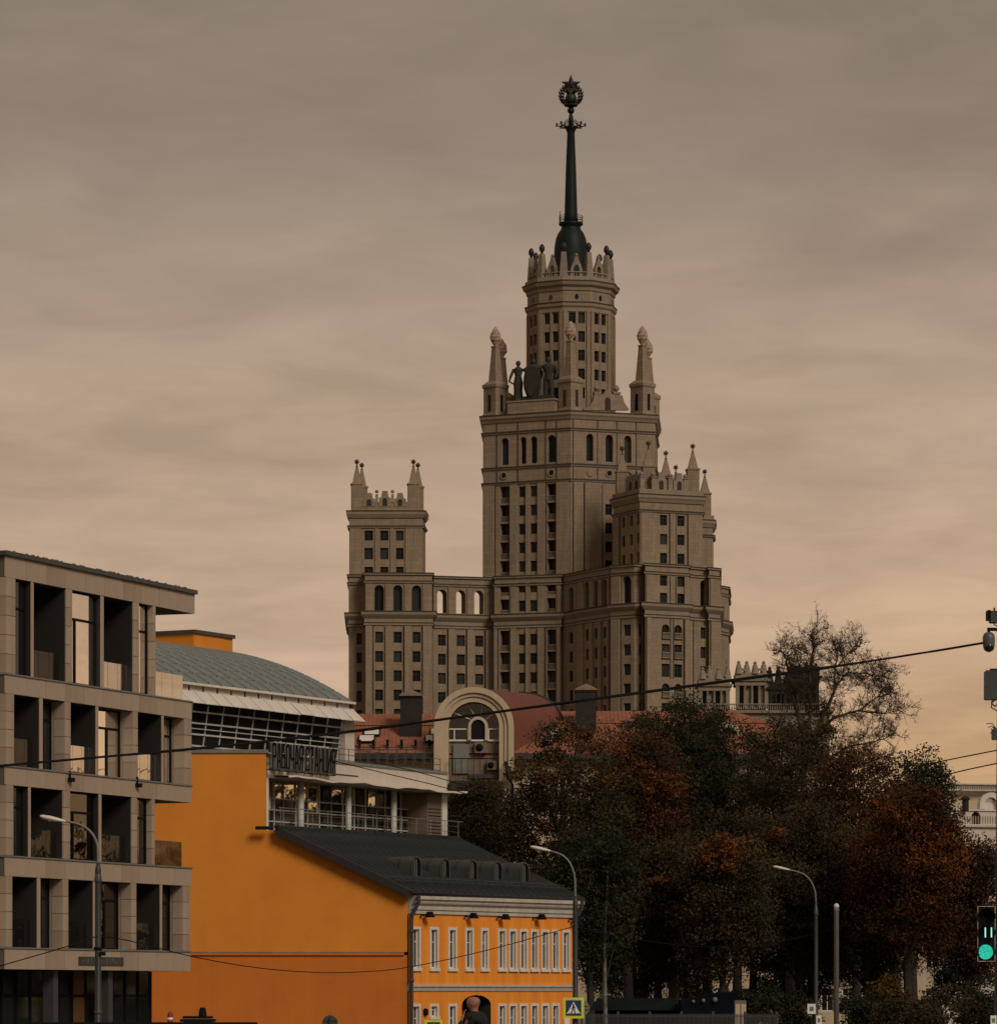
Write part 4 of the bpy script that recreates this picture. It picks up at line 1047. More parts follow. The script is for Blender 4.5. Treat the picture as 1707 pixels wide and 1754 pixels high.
mb = MB(); u = FH.u(727); mb.lathe(FH.pt(u, .55, .06), [(.1, 0), (.14, .08), (.14, .28), (.05, .36)], 10); mb.build('wall_lamp', M['black'], HS)

# ------------------------------------------------------------------ white office building with the curved roof
FW = PF(455, 203, 765, 220)
WB = thing('office_building', 'white office building with a curved grey metal roof and rooftop letters behind the orange house', 'building', FW.pt(0, -2))
E_ = Vector((X(604, 225), 225, 15.97)); ed = Vector((.48, .876, 0)).normalized(); ip = Vector((-ed.y, ed.x, 0))
UL = 27.0
zW0, zW1, zC = 6.0, 11.72, 10.68
mb = MB(); FW.box(mb, 0, FW.L, zC, zW1, -.5, 0); mb.build('fascia', M['wwall'], WB)
mb = MB(); FW.box(mb, -.02, FW.L + .05, zW1, zW1 + .15, -.6, .06); mb.build('coping', M['grey'], WB)
mb = MB(); FW.box(mb, -.02, .24, zW0, zC + .3, -.5, .03); mb.build('edge_strip', M['wpanel'], WB)
mb = MB(); FW.box(mb, 0, FW.L, 11.2, 11.5, -6.5, -.5); mb.build('terrace_floor', M['grey'], WB)
mb = MB(); pts = []
ncan = 22
for k in range(ncan + 1):
    u = .9 + (FW.L + .9 - .9) * k / ncan; zz_ = zC + .05 + .05 * math.sin(k * .9) + .03 * math.sin(k * 2.3)
    pts.append((u, zz_))
for (u0, z0), (u1, z1) in zip(pts, pts[1:]):
    mb.add([FW.pt(u0, z0, 0), FW.pt(u1, z1, 0), FW.pt(u1, z1 - .03, .8), FW.pt(u0, z0 - .03, .8), FW.pt(u0, z0 + .09, 0), FW.pt(u1, z1 + .09, 0), FW.pt(u1, z1 + .06, .8), FW.pt(u0, z0 + .06, .8)],
           [[0, 1, 2, 3], [4, 7, 6, 5], [2, 6, 7, 3], [0, 4, 5, 1]])
mb.build('canopy', M['wpanel'], WB)
colx = [515, 596.5, 674, 728.5]; dg = 1.3
for x in colx:
    mb = MB(); mb.lathe(FW.pt(FW.u(x, -.45), zW0, -.45), [(.165, 0), (.165, zC - zW0)], 16); mb.build('column', M['rail'], WB)
uw = FW.u(733)
mb = MB(); FW.box(mb, uw, FW.L, zW0, zC + .1, -5.0, -.05); mb.build('end_wall', M['brownwall'], WB)
mb = MB(); FW.box(mb, FW.u(757), FW.L + .03, zW0, zC, -.4, .02); mb.build('edge_strip', M['wpanel'], WB)
mb = MB()
for k in range(11): FW.box(mb, uw + .1, FW.u(756), zW0 + 2.0 + k * .18, zW0 + 2.05 + k * .18, -.04, .0)
mb.build('louvre', M['dgrey'], WB)
bays = [.25] + [FW.u(x, -.25) for x in colx]
mbF = MB(); panes = []
for u0, u1 in zip(bays, bays[1:]):
    n_ = 4; ug = [u0 + (u1 - u0) * k / n_ for k in range(n_ + 1)]; zg = [zW0, 8.62, 9.2, 9.78, zC]
    for u in ug: FW.box(mbF, u - .035, u + .035, zW0, zC, -dg - .05, -dg + .06)
    for z in zg[1:4]:
        for a, b in zip(ug, ug[1:]): FW.box(mbF, a + .035, b - .035, z - .035, z + .035, -dg - .05, -dg + .07)
    for a, b in zip(ug, ug[1:]):
        for z0, z1 in zip(zg, zg[1:]): panes.append((a + .035, b - .035, z0 + .035, z1 - .035))
cw = mbF.build('curtain_wall_frame', M['rail'], WB)
rn = random.Random(12)
lightg = mirror_glass('half_mirror_glass', (.80, .72, .6), .02)
for i, (a, b, z0, z1) in enumerate(panes):
    mb = MB(); t = rn.uniform(-.012, .012); FW.box(mb, a, b, z0, z1, -dg - .02, -dg + t * 0)
    m_ = lightg if (z0 > 9.0 and a < FW.u(590) and rn.random() < .62) or (z0 > 9.5 and rn.random() < .3) else DG
    mb.build('pane', m_, cw)
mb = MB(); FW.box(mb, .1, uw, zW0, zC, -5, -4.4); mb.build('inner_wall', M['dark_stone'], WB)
mb = MB(); FW.box(mb, .1, uw, zC - .02, zC + .02, -4.4, -.5); mb.build('soffit', M['grey'], WB)
# balcony rail
mb = MB(); mb.tube([FW.pt(.1, 9.17, .7), FW.pt(FW.L + .5, 9.17, .7)], .02, 6)
for hh in (8.9, 8.6, 8.3): mb.tube([FW.pt(.1, hh, .7), FW.pt(FW.L + .1, hh, .7)], .008, 4)
for k in range(13): u = .3 + (FW.L - .3) * k / 12; mb.bar(FW.pt(u, 7.6, .7), FW.pt(u, 9.17, .7), .035)
mb.build('railing', M['grey'], WB)
# rooftop terrace railing
mb = MB(); u0 = FW.u(573)
for zz_ in (11.95, 12.25, 12.55): mb.tube([FW.pt(u0, zz_, -.3), FW.pt(FW.L - .2, zz_, -.3)], .016, 4)
for k in range(13): u = u0 + (FW.L - .2 - u0) * k / 12; mb.bar(FW.pt(u, 11.6, -.3), FW.pt(u, 12.56, -.3), .04)
mb.build('terrace_railing', M['dgrey'], WB)
# letters
GL = {'Р': [[(0, 0), (0, 1)], [(0, 1), (.85, 1), (1, .92), (1, .55), (.85, .47), (0, .47)]], 'А': [[(0, 0), (.35, 1), (.65, 1), (1, 0)], [(.16, .28), (.84, .28)]],
      'Б': [[(.9, 1), (0, 1), (0, 0), (.85, 0), (1, .1), (1, .45), (.85, .55), (0, .55)]], 'О': [[(0, .1), (0, .9), (.2, 1), (.8, 1), (1, .9), (1, .1), (.8, 0), (.2, 0), (0, .1)]],
      'Ч': [[(0, 1), (0, .55), (.2, .43), (1, .43)], [(1, 1), (1, 0)]], 'Я': [[(1, 0), (1, 1), (.15, 1), (0, .9), (0, .58), (.15, .48), (1, .48)], [(.45, .48), (0, 0)]],
      'С': [[(1, .78), (1, .9), (.8, 1), (.2, 1), (0, .9), (0, .1), (.2, 0), (.8, 0), (1, .1), (1, .22)]], 'Т': [[(0, 1), (1, 1)], [(.5, 1), (.5, 0)]],
      'Н': [[(0, 0), (0, 1)], [(1, 0), (1, 1)], [(0, .5), (1, .5)]], 'Ц': [[(0, 1), (0, 0), (1.12, 0), (1.12, -.12)], [(.95, 1), (.95, 0)]], 'И': [[(0, 1), (0, 0)], [(0, .08), (1, .92)], [(1, 1), (1, 0)]]}
ua, ub = FW.u(466, .5), FW.u(575, .5); txt = 'РАБОЧАЯ СТАНЦИЯ'; zb_, hh_ = 11.17, 1.16
stepu = (ub - ua) / (len(txt) - .55)
fr_ = MB(); FW.box(fr_, ua - .1, ub + 2.2, zb_ - .1, zb_ - .03, .42, .6); FW.box(fr_, ua - .1, ub + .1, 11.98, 12.02, .3, .38)
for k in range(9): u = ua + (ub - ua) * k / 8; fr_.bar(FW.pt(u, 11.0, .34), FW.pt(u, 12.5, .34), .04); fr_.bar(FW.pt(u, 11.05, .0), FW.pt(u, 11.05, .5), .05)
SGN = thing('rooftop_sign', 'dark Cyrillic letters standing in a row on the white fascia, reading РАБОЧАЯ СТАНЦИЯ', 'sign', FW.pt(ua, zb_ - .1, .5))
fr_.build('sign_frame', M['dgrey'], SGN)
for i, ch in enumerate(txt):
    if ch == ' ': continue
    u = ua + stepu * (i if i < 7 else i - .55); wl_ = stepu * .66; mb = MB()
    for st in GL[ch]:
        for (a0, b0), (a1, b1) in zip(st, st[1:]):
            p, q = Vector((a0 * wl_, b0 * hh_)), Vector((a1 * wl_, b1 * hh_)); dv = (q - p).normalized(); nv = Vector((-dv.y, dv.x)) * .062; p2, q2 = p - dv * .05, q + dv * .05
            c4 = [p2 + nv, p2 - nv, q2 - nv, q2 + nv]
            fr4 = [FW.pt(u + c.x, zb_ + c.y, .55) for c in c4]; bk4 = [FW.pt(u + c.x, zb_ + c.y, .45) for c in c4]
            mb.poly(fr4, 0); mb.poly(bk4, 0)
            for k in range(4): mb.poly([fr4[k], fr4[(k + 1) % 4], bk4[(k + 1) % 4], bk4[k]], 1)
    mb.build('letter', [M['black'], M['grey']], SGN)
# upper glass hall under the vault
def hall(al, o_, z): p = E_ + ed * al - ip * o_; return Vector((p.x, p.y, z))   # al<0 towards the viewer
zb0, zt0 = 12.0, 15.4
def gp(al, z, o_=0): return hall(al, -.16 * (15.97 - z) + o_, z)
zrl = [zb0, 12.78, 13.37, 13.94, 14.52, zt0]; nl = 18; al_ = [-UL + UL * k / nl - .9 for k in range(nl + 1)]
mb = MB()
for a in al_: mb.bar(gp(a, zb0, .03), gp(a, zt0, .03), .06)
for z in zrl[1:-1]: mb.bar(gp(al_[0], z, .06), gp(al_[-1], z, .06), .085)
mb.bar(gp(al_[0], 13.65, .14), gp(al_[-1], 13.65, .14), .04)
hf = mb.build('hall_glazing_frame', M['rail'], WB)
for a, b in zip(al_, al_[1:]):
    for z0, z1 in zip(zrl, zrl[1:]):
        mb = MB(); mb.poly([gp(a, z0), gp(b, z0), gp(b, z1), gp(a, z1)]); mb.build('pane', DG, hf)
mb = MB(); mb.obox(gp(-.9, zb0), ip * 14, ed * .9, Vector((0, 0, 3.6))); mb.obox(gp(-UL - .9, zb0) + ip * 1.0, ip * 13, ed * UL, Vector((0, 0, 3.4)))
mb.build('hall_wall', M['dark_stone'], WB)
mb = MB(); mb.obox(hall(-.9, .05, 11.4), ip * .6, ed * 1.0, Vector((0, 0, 4.2))); mb.build('end_pier', M['wwall'], WB)
mb = MB(); mb.obox(hall(-UL - 1, -.2, 15.45), -ip * .25, ed * (UL + 1.1), Vector((0, 0, .10))); mb.obox(hall(-UL - 1, -.2, 15.86), -ip * .32, ed * (UL + 1.15), Vector((0, 0, .12)))
ev = mb.build('eaves_beam', M['wpanel'], WB)
nAw = 20
for k in range(nAw):
    a0, a1 = -UL + UL * k / nAw + .05, -UL + UL * (k + 1) / nAw - .03; rn = random.Random(k)
    mb = MB(); mb.obox(hall(a0, -.18, 15.56), ed * (a1 - a0 - .08), -ip * .02, Vector((0, 0, .29))); mb.build('frieze_panel', M['wwall'], ev)
    dz = rn.uniform(-.02, .02)
    mb = MB(); t0, t1 = hall(a0, .08, 15.5), hall(a1, .08, 15.5); b1, b0 = hall(a1 + .02, .80, 14.86 + dz), hall(a0 + .02, .80, 14.86 + dz)
    mb.prism([t0, t1, b1, b0], (0, 0, .04)); mb.build('awning_panel', M['wpanel'], WB)
mb = MB()
for k in range(nAw + 1): a = -UL + UL * k / nAw; mb.bar(hall(a, 0, 15.46), hall(a, .74, 14.84), .05); 
mb.build('awning_bracket', M['dgrey'], WB)
def vz(p): return 15.97 + 3.3 - .0273 * (11 - p) ** 2
def vp(al, p, up=0): q = E_ + ed * al + ip * p; return Vector((q.x, q.y, vz(p) + up))
nr = 13; ps = [13.0 * k / nr for k in range(nr + 1)]
mb = MB()
for p0, p1 in zip(ps, ps[1:]): mb.poly([vp(-UL - 2, p0), vp(.05, p0), vp(.05, p1), vp(-UL - 2, p1)])
A_ = [vp(.05, p) for p in ps]; mb.poly(A_ + [Vector((A_[-1].x, A_[-1].y, 15.6)), Vector((A_[0].x, A_[0].y, 15.6))])
vr = mb.build('vault_roof', M['zincrib'], WB)
na = 24; alv = [-UL - 2 + (UL + 2) * k / na for k in range(na + 1)]
for a0, a1 in zip(alv, alv[1:]):
    for p0, p1 in zip(ps, ps[1:]):
        mb = MB(); e = .075; up = .08
        vs = [vp(a0 + e, p0 + e, up), vp(a1 - e, p0 + e, up), vp(a1 - e, p1 - e, up), vp(a0 + e, p1 - e, up)]
        vs += [vp(a0 + e, p0 + e), vp(a1 - e, p0 + e), vp(a1 - e, p1 - e), vp(a0 + e, p1 - e)]
        mb.add(vs, [[0, 1, 2, 3], [0, 4, 5, 1], [1, 5, 6, 2], [2, 6, 7, 3], [3, 7, 4, 0]]); mb.build('roof_panel', M['zinc'], vr)
# orange roof box
c = Vector((X(332, 227), 227, 18.4)); mb = MB(); mb.obox(c, ed * 4.0, ip * 9, Vector((0, 0, 1.55))); mb.build('roof_box', M['orange'], WB)
mb = MB(); mb.obox(c - ed * .12 - ip * .12 + Vector((0, 0, 1.55)), ed * 4.24, ip * 9.2, Vector((0, 0, .2))); mb.build('roof_box_coping', M['dgrey'], WB)
mb = MB(); FW.box(mb, .3, FW.L - .3, -3.7, zW0, -12, -.1); mb.build('base_wall', M['wwall'], WB)
WB.location.z += 1.7; SGN.location.z += 1.7
mb.build('base_wall', M['wwall'], WB)

# ------------------------------------------------------------------ red-roofed house with the big arch
DR_ = 328.0
RB_ = thing('tiled_house', 'cream house with red tiled roof and a big round-arched gable in front of the tower', 'house', (*xy(811, DR_), -2))
zE, zRg = Zt(1290, DR_), Zt(1223, 334)
def tile_roof(name, xa, xb, d0, d1, z0, z1, m, hipl=0, hipr=0):
    a, b = P(xa, 0, d0), P(xb, 0, d0); c, d = P(xb, 0, d1), P(xa, 0, d1)
    for v in (a, b): v.z = z0
    for v in (c, d): v.z = z1
    c.x -= hipr; d.x += hipl
    mb = MB(); n_ = (b - a).cross(d - a).normalized(); mb.prism([a, b, c, d], -n_ * .2)
    if hipr: mb.poly([b, Vector((b.x, d1 + (d1 - d0), z0)), c])
    return mb.build(name, m, RB_)
tile_roof('tiled_roof', 590, 905, DR_, 333, zE, Zt(1244, 333), M['tile'])
tile_roof('upper_tiled_roof', 590, 905, 333.05, 335.6, Zt(1244, 333) + .08, Zt(1223, 335.6), M['tile'])
tile_roof('tiled_roof', 890, 1330, DR_ + .5, 333.5, Zt(1292, DR_), Zt(1240, 333.5), M['tile'])
tile_roof('upper_tiled_roof', 890, 1322, 333.55, 337, Zt(1240, 333.5) + .08, Zt(1218, 337), M['tile'], 0, 3.2)
wd_ = Face(xy(596, DR_ + .6), xy(1322, DR_ + .9))
rw = [(X(596, DR_ + .6), DR_ + .6), (X(1322, DR_ + .9), DR_ + .9), (X(1322, 346), 346), (X(596, 346), 346)]
ops = []
rn = random.Random(3)
for x in range(905, 1310, 34):
    for y in (1330, 1385, 1440, 1500, 1560, 1620):
        u = wd_.u(x); z = Zt(y, DR_); ops.append((u, u + .75, z - 1.5, z, False))
mass(RB_, 'house_wall', rw, -2, zE - .02, M['cream'], {0: ops}, .3)
for o in ops: put_win(wd_, o, RB_, .3, .1, 2, [M['white'], M['dglass']])
mb = MB(); wd_.box(mb, -.4, wd_.u(745), zE - .5, zE - .05, 0, 1.0); wd_.box(mb, wd_.u(880), wd_.L + .4, zE - .5, zE - .05, 0, 1.0); mb.build('eaves', M['dgrey'], RB_)
mb = MB()
for k in range(10):
    for a, b in ((X(600, 325), X(742, 325)),):
        x = a + (b - a) * k / 9; mb.bar((x, 326.9, zE - .9), (x, 326.9, zE + .45), .08)
for h in (-.1, .2, .4): mb.tube([(X(598, 325), 326.9, zE + h), (X(745, 325), 326.9, zE + h)], .03, 4)
mb.build('roof_railing', M['dgrey'], RB_)
mb = MB()
for k in range(6): x = X(615 + k * 24, DR_) ; mb.box((x, 328.9, zE + .75), (.22, .3, .75)); 
mb.build('roof_hook', M['black'], RB_)['kind'] = 'stuff'
# arched gable and barrel roof
AX, ZS = X(811.5, 327), Zt(1245, 327)
ad = Vector((4.2, 6.2, 0))
def arch_ring(mb, r0, r1, d0, d1, zlow, mi=0, n=20, cx=AX, zs_=ZS, ry=1.0):
    def pts(r): return [(cx - r, zlow)] + [(cx - r * math.cos(math.pi * i / n), zs_ + r * ry * math.sin(math.pi * i / n)) for i in range(n + 1)] + [(cx + r, zlow)]
    a, b = pts(r0), pts(r1)
    for i in range(len(a) - 1):
        q = [Vector((x, d0, z)) for x, z in (a[i], a[i + 1], b[i + 1], b[i])]; q2 = [Vector((v.x, d1, v.z)) for v in q]
        mb.poly(q, mi); mb.poly([q[2], q[3], q2[3], q2[2]], mi); mb.poly([q[0], q[1], q2[1], q2[0]], mi)
RO = 3.2
ah = Zt(1177, 327) - ZS
ry = ah / RO
mb = MB(); arch_ring(mb, 2.75, RO, 326.8, 328.2, -2, ry=ry); arch_ring(mb, 2.45, 2.75, 327.0, 328.2, -2, ry=ry); arch_ring(mb, 2.02, 2.45, 327.15, 328.4, -2, ry=ry)
mb.build('arched_gable', M['archcream'], RB_)
mb = MB(); mb.poly([(AX - 2.3, 328.1, -2), (AX + 2.3, 328.1, -2), (AX + 2.3, 328.1, ZS - 1.0), (AX - 2.3, 328.1, ZS - 1.0)]); mb.build('recessed_wall', M['brownwall'], RB_)
mb = MB()
pts = [(AX - 2.2 * math.cos(math.pi * i / 20), ZS + 2.2 * ry * math.sin(math.pi * i / 20)) for i in range(21)]
mb.poly([Vector((AX + 2.2, 328.12, ZS - 1.0)), Vector((AX - 2.2, 328.12, ZS - 1.0))] + [Vector((x, 328.12, z)) for x, z in pts]); fan = mb.build('fan_window', M['dglass'], RB_)
mb = MB(); fx = X(818.5, 327.5); fz = Zt(1268, 327.6)
mb.bar((AX - 2.1, 328.0, fz), (AX + 2.1, 328.0, fz), .14); mb.bar((AX - 2.0, 328.0, Zt(1249, 328)), (fx - .75, 328.0, Zt(1249, 328)), .10); mb.bar((fx + .75, 328.0, Zt(1249, 328)), (AX + 2.0, 328.0, Zt(1249, 328)), .10)
for k in range(1, 5):
    a = math.pi * k / 5; mb.bar((fx + .8 * math.cos(a), 328.02, ZS + .2 + .8 * math.sin(a)), (AX + 2.1 * math.cos(a), 328.02, ZS + 2.1 * ry * math.sin(a)), .07)
for x in (-1.9, -.85, .85, 1.7): mb.bar((fx + x, 328.0, fz), (fx + x, 328.0, Zt(1249, 328)), .09)
mb.build('glazing_bar', M['white'], fan)
mb = MB(); arch_ring(mb, .56, .80, 327.7, 328.15, fz, 0, 12, fx, Zt(1245, 328)); mb.build('inner_arch_frame', M['cream'], fan)
mb = MB(); pts = [(fx - .56 * math.cos(math.pi * i / 12), Zt(1245, 328) + .56 * math.sin(math.pi * i / 12)) for i in range(13)]
mb.poly([Vector((fx + .56, 327.95, fz)), Vector((fx - .56, 327.95, fz))] + [Vector((x, 327.95, z)) for x, z in pts]); mb.build('pane', M['tglass'], fan)
for x, y, s in ((823.5, 1281, 1.0), (843, 1311, .85)):
    c = P(x, y, 327.8); mb = MB(); mb.box(c, (s, .4, s * .85)); o = mb.build('air_conditioner', M['brownwall'], RB_)
    mb = MB(); mb.lathe((0, 0, 0), [(.30 * s, 0), (.30 * s, .06)], 14); me = mb.mesh('fan_grille', M['black'])
    q = link('fan_grille', me, c + Vector((-.12, -.2, 0)), o); q.rotation_euler = (R(90), 0, 0)
for a, b, y0, y1 in ((776, 803, 1275, 1325), (803, 850, 1326, 1333)):
    mb = MB(); c0, c1 = P(a, y1, 327.9), P(b, y0, 327.9); mb.obox(c0, (c1.x - c0.x, 0, 0), (0, .15, 0), (0, 0, c1.z - c0.z)); mb.build('wall_panel', M['grey'] if y0 < 1300 else M['dgrey'], RB_)
mb = MB(); mb.obox(P(770, 1400, 326.6), (X(860, 327) - X(770, 327), 0, 0), (0, 1.4, 0), (0, 0, 2.9)); mb.build('porch', M['dark_stone'], RB_)
mb = MB()
for t in range(9): x = AX - 2 + t * .5; mb.bar((x, 326.7, Zt(1328, 327)), (x, 326.7, Zt(1300, 327)), .04)
mb.tube([(AX - 2, 326.7, Zt(1300, 327)), (AX + 2, 326.7, Zt(1300, 327))], .04, 4); mb.build('porch_railing', M['black'], RB_)
mb = MB(); n_ = 24
pr = [Vector((AX - (RO + .02) * math.cos(math.pi * i / n_), 328.2, ZS + (RO + .02) * ry * math.sin(math.pi * i / n_))) for i in range(n_ + 1)]
pr = [Vector((pr[0].x, 328.2, ZS - 3.4))] + pr + [Vector((pr[-1].x, 328.2, ZS - 3.4))]
for a, b in zip(pr, pr[1:]): mb.poly([a, b, b + ad, a + ad])
mb.poly([p + ad for p in pr]); mb.build('barrel_roof', M['redmetal'], RB_)
mb = MB(); mb.tube([p + ad + Vector((0, 0, .05)) for p in pr[1:-1]], .09, 6); mb.build('roof_trim', M['roofedge'], RB_)
# chimneys, skylights, dormer
for x0, x1, yt, yb, dd in ((685, 722, 1191, 1250, 331), (986, 1021, 1181, 1245, 332)):
    c0, c1 = P(x0, yb, dd), P(x1, yt, dd); w_ = c1.x - c0.x; mb = MB(); mb.obox(c0 + Vector((0, 0, -1)), (w_, 0, 0), (0, 1.5, 0), (0, 0, c1.z - c0.z + .8))
    mb.obox(c0 + Vector((-.08, -.08, c1.z - c0.z - .2)), (w_ + .16, 0, 0), (0, 1.66, 0), (0, 0, .14)); ch = mb.build('chimney', M['chim'], RB_)
    mb = MB(); cc_ = Vector(((c0.x + c1.x) / 2, dd + .75, c1.z - .06)); mb.lathe(cc_, [(w_ * .78, 0), (w_ * .76, .12), (.1, .55)], 4, 0, R(45)); mb.build('chimney_cap', M['brownwall'], ch)
def sky_light(x, y, w_, h_, m=M['wpanel']):
    # lies on the roof slope
    sl = (Zt(1244, 333) - zE) / (333 - DR_)
    for j in range(2):
        d_ = DR_ + 1.6 + j * 1.25; z = zE + sl * (d_ - DR_) + .12; x0 = X(x, d_) + j * .42
        mb = MB(); v = Vector((0, 1, sl)).normalized(); nn = Vector((0, -sl, 1)).normalized()
        o = Vector((x0, d_, z)); mb.obox(o, (w_, 0, 0), v * h_, nn * .12, 0); q = mb.build('skylight', M['black'], RB_)
        mb = MB(); mb.obox(o + nn * .12 + Vector((.1, 0, 0)) + v * .1, (w_ - .2, 0, 0), v * (h_ - .2), nn * .02, 0); mb.build('blind', m, q)
sky_light(613, 0, 1.35, 1.35); sky_light(727, 0, .75, 1.35); sky_light(932, 0, .9, 1.3)
mb = MB(); c = P(1247, 1251, 331.5); arch_ring(mb, .5, .95, c.y, c.y + 2.0, c.z - 1.5, 0, 12, c.x, c.z - .25); mb.build('roof_dormer', M['cream'], RB_)
mb = MB(); a, b = P(868, 1290, 326.8), P(892, 1290, 326.8); mb.obox((a.x, 326.9, -2), (b.x - a.x, 0, 0), (0, 2, 0), (0, 0, Zt(1330, 327) + 2)); mb.build('side_bay', M['cream'], RB_)
mb = MB(); mb.obox((a.x + .2, 326.4, Zt(1331, 327)), (b.x - a.x, 0, 0), (0, 2.2, 0), (0, .0, .45)); mb.build('side_bay_roof', M['redmetal'], RB_)
mb = MB(); mb.tube([(a.x - .1, 326.5, Zt(1305, 327)), (a.x + .0, 326.5, Zt(1330, 327)), (a.x + .45, 326.6, Zt(1345, 327)), (a.x + .45, 326.6, -2)], .11, 8); mb.build('downpipe', M['black'], RB_)

# ------------------------------------------------------------------ rooftop pavilions of the block further right
DP = 560.0
PB = thing('pavilion_block', 'pale stone block carrying small columned roof pavilions with pointed finials, beside the tower', 'building', (*xy(1290, DP), -2))
def pavilion(x0, x1, yb, yt, m, tops, depth=4.2, colsx=None, gab=True):
    a, b = X(x0, DP), X(x1, DP); z0, z1 = Zt(yb, DP), Zt(yt, DP); w_ = b - a
    mb = MB(); mb.obox((a + .25, DP + .6, z0), (w_ - .5, 0, 0), (0, depth - 1.2, 0), (0, 0, z1 - z0 - .6)); o = mb.build('pavilion', m, PB)
    if colsx is None:
        n_ = max(int(w_ / 1.05), 3); xs = [a + .3 + (w_ - .6) * k / n_ for k in range(n_ + 1)]
    for k, x in enumerate(xs):
        mb = MB()
        if k in (0, len(xs) - 1): mb.box((x, DP + .25, (z0 + z1 - .9) / 2), (.5, .5, z1 - .9 - z0))
        else: mb.lathe((x, DP + .25, z0), [(.22, 0), (.18, .2), (.16, z1 - z0 - 1.2), (.24, z1 - z0 - .95), (.24, z1 - z0 - .9)], 10)
        mb.build('column', m, o)
    mb = MB()
    for k in range(len(xs) - 1):
        if k % 2 == 0: mb.box(((xs[k] + xs[k + 1]) / 2, DP + .58, (z0 + z1) / 2 - .3), (.5, .1, z1 - z0 - 1.1))
    mb.build('dark_opening', M['black'], o)
    mb = MB(); q = [(a, DP), (b, DP), (b, DP + depth), (a, DP + depth)]
    sweep(mb, q, [(-.2, z1 - .95), (.05, z1 - .9), (.05, z1 - .45), (.3, z1 - .3), (.35, z1), (-.3, z1 + .1)]); sweep(mb, q, [(-.3, z1), (.0, z1), (.0, z1 + .75), (-.35, z1 + .8)]); mb.poly([(x, y, z1 + .02) for x, y in q])
    mb.build('entablature', m, o)
    for i, (x, yp) in enumerate(tops):
        zt = Zt(yp, DP); dd = DP + (.3 if i % 2 == 0 else .6); mb = MB()
        mb.lathe((X(x, DP), dd, z1 + .7), [(.62, 0), (.5, .5), (.34, max(zt - z1 - 1.3, .6)), (.2, max(zt - z1 - 1.2, .7)), (.27, max(zt - z1 - .95, .9)), (.04, zt - z1 - .7)], 8, 0, .4); mb.build('finial', m, o)
    if gab:
        for (xa, _), (xb, _) in list(zip(tops, tops[1:]))[::2]:
            mb = MB(); arch_ring(mb, .42, .72, DP + .05, DP + .5, z1 + .6, 0, 10, X((xa + xb) / 2, DP), z1 + .75); mb.build('arch_ornament', m, o)
pavilion(1196, 1250, 1222, 1172, M['pale'], [(1203, 1142), (1215, 1139), (1230, 1142), (1246, 1139)])
pavilion(1259, 1316, 1214, 1163, M['pale'], [(1265, 1131), (1279, 1131), (1293, 1132), (1308, 1131)])
pavilion(1316, 1349, 1216, 1178, M['netted'], [(1318, 1141), (1333, 1140)], 7, gab=False)
pavilion(1349, 1403, 1290, 1158, M['netted'], [(1355, 1135), (1369, 1137), (1381, 1133), (1397, 1135)], 6)
q = [(X(1190, DP - 1), DP - .5), (X(1420, DP), DP - .5), (X(1420, DP), 585), (X(1190, DP), 585)]
mass(PB, 'block_wall', q, -2, Zt(1217, DP), M['pale'])
mb = MB(); sweep(mb, q, [(-.2, Zt(1226, DP)), (.5, Zt(1222, DP)), (.5, Zt(1218, DP)), (-.2, Zt(1217, DP) + .02)]); mb.build('cornice', M['trim'], PB)
mb = MB(); zb = Zt(1217, DP); n_ = 60
for k in range(n_): x = q[0][0] + (q[1][0] - q[0][0]) * (k + .5) / n_; mb.lathe((x, DP - .6, zb), [(.05, 0), (.1, .25), (.05, .5), (.08, .75)], 6)
mb.obox((q[0][0], DP - .75, zb + .75), (q[1][0] - q[0][0], 0, 0), (0, .3, 0), (0, 0, .13)); mb.build('balustrade', M['pale'], PB)

# ------------------------------------------------------------------ pale block at the right edge
DB = 380.0
RBK = thing('pale_block', 'pale flat-roofed block with a ribbed cornice behind the orange trees at the right edge', 'building', (*xy(1665, DB), -2))
a, b = X(1560, DB), X(1760, DB)
q = [(a, DB), (b, DB + 3), (b, DB + 20), (a, DB + 20)]
mass(RBK, 'block_wall', q, -2, Zt(1343, DB), M['cream'])
mb = MB(); z = lambda y: Zt(y, DB)
sweep(mb, q, [(-.2, z(1361)), (.25, z(1360)), (.25, z(1356.5)), (.9, z(1354)), (.9, z(1352)), (.55, z(1351.5)), (.55, z(1344)), (.75, z(1343.5)), (.75, z(1341.5)), (-.3, z(1341))]); mb.build('cornice', M['cornice'], RBK)
fq = Face(q[0], q[1]); mb = MB()
for k in range(64): u = fq.L * (k + .5) / 64; fq.box(mb, u - .04, u + .04, z(1351), z(1344.5), .5, .62)
mb.build('cornice_rib', M['trim'], RBK)['kind'] = 'stuff'
low = [(X(1600, 366), 366.), (X(1780, 366), 369.), (X(1780, 366), 379.5), (X(1600, 366), 379.5)]
fl_ = Face(low[0], low[1]); zl = lambda y: Zt(y, 366)
u = fl_.u(1671); oo = [(u - .42, u + .42, zl(1411), zl(1389.5), True)]
mass(RBK, 'front_wing', low, -2, zl(1387), M['wwall'], {0: oo}, .5)
put_win(fl_, oo[0], RBK, .5, .08, 1)
mb = MB(); sweep(mb, low, [(-.1, zl(1417)), (.3, zl(1416)), (.35, zl(1413)), (-.1, zl(1412))]); sweep(mb, low, [(-.1, zl(1388.5)), (.15, zl(1388)), (.15, zl(1386)), (-.2, zl(1385.5))]); mb.build('cornice', M['wpanel'], RBK)
mb = MB()
for k in range(40):
    uu = fl_.L * k / 40; fl_.box(mb, uu, uu + .06, zl(1410), zl(1397), .02, .1)
mb.build('balustrade', M['cornice'], RBK)
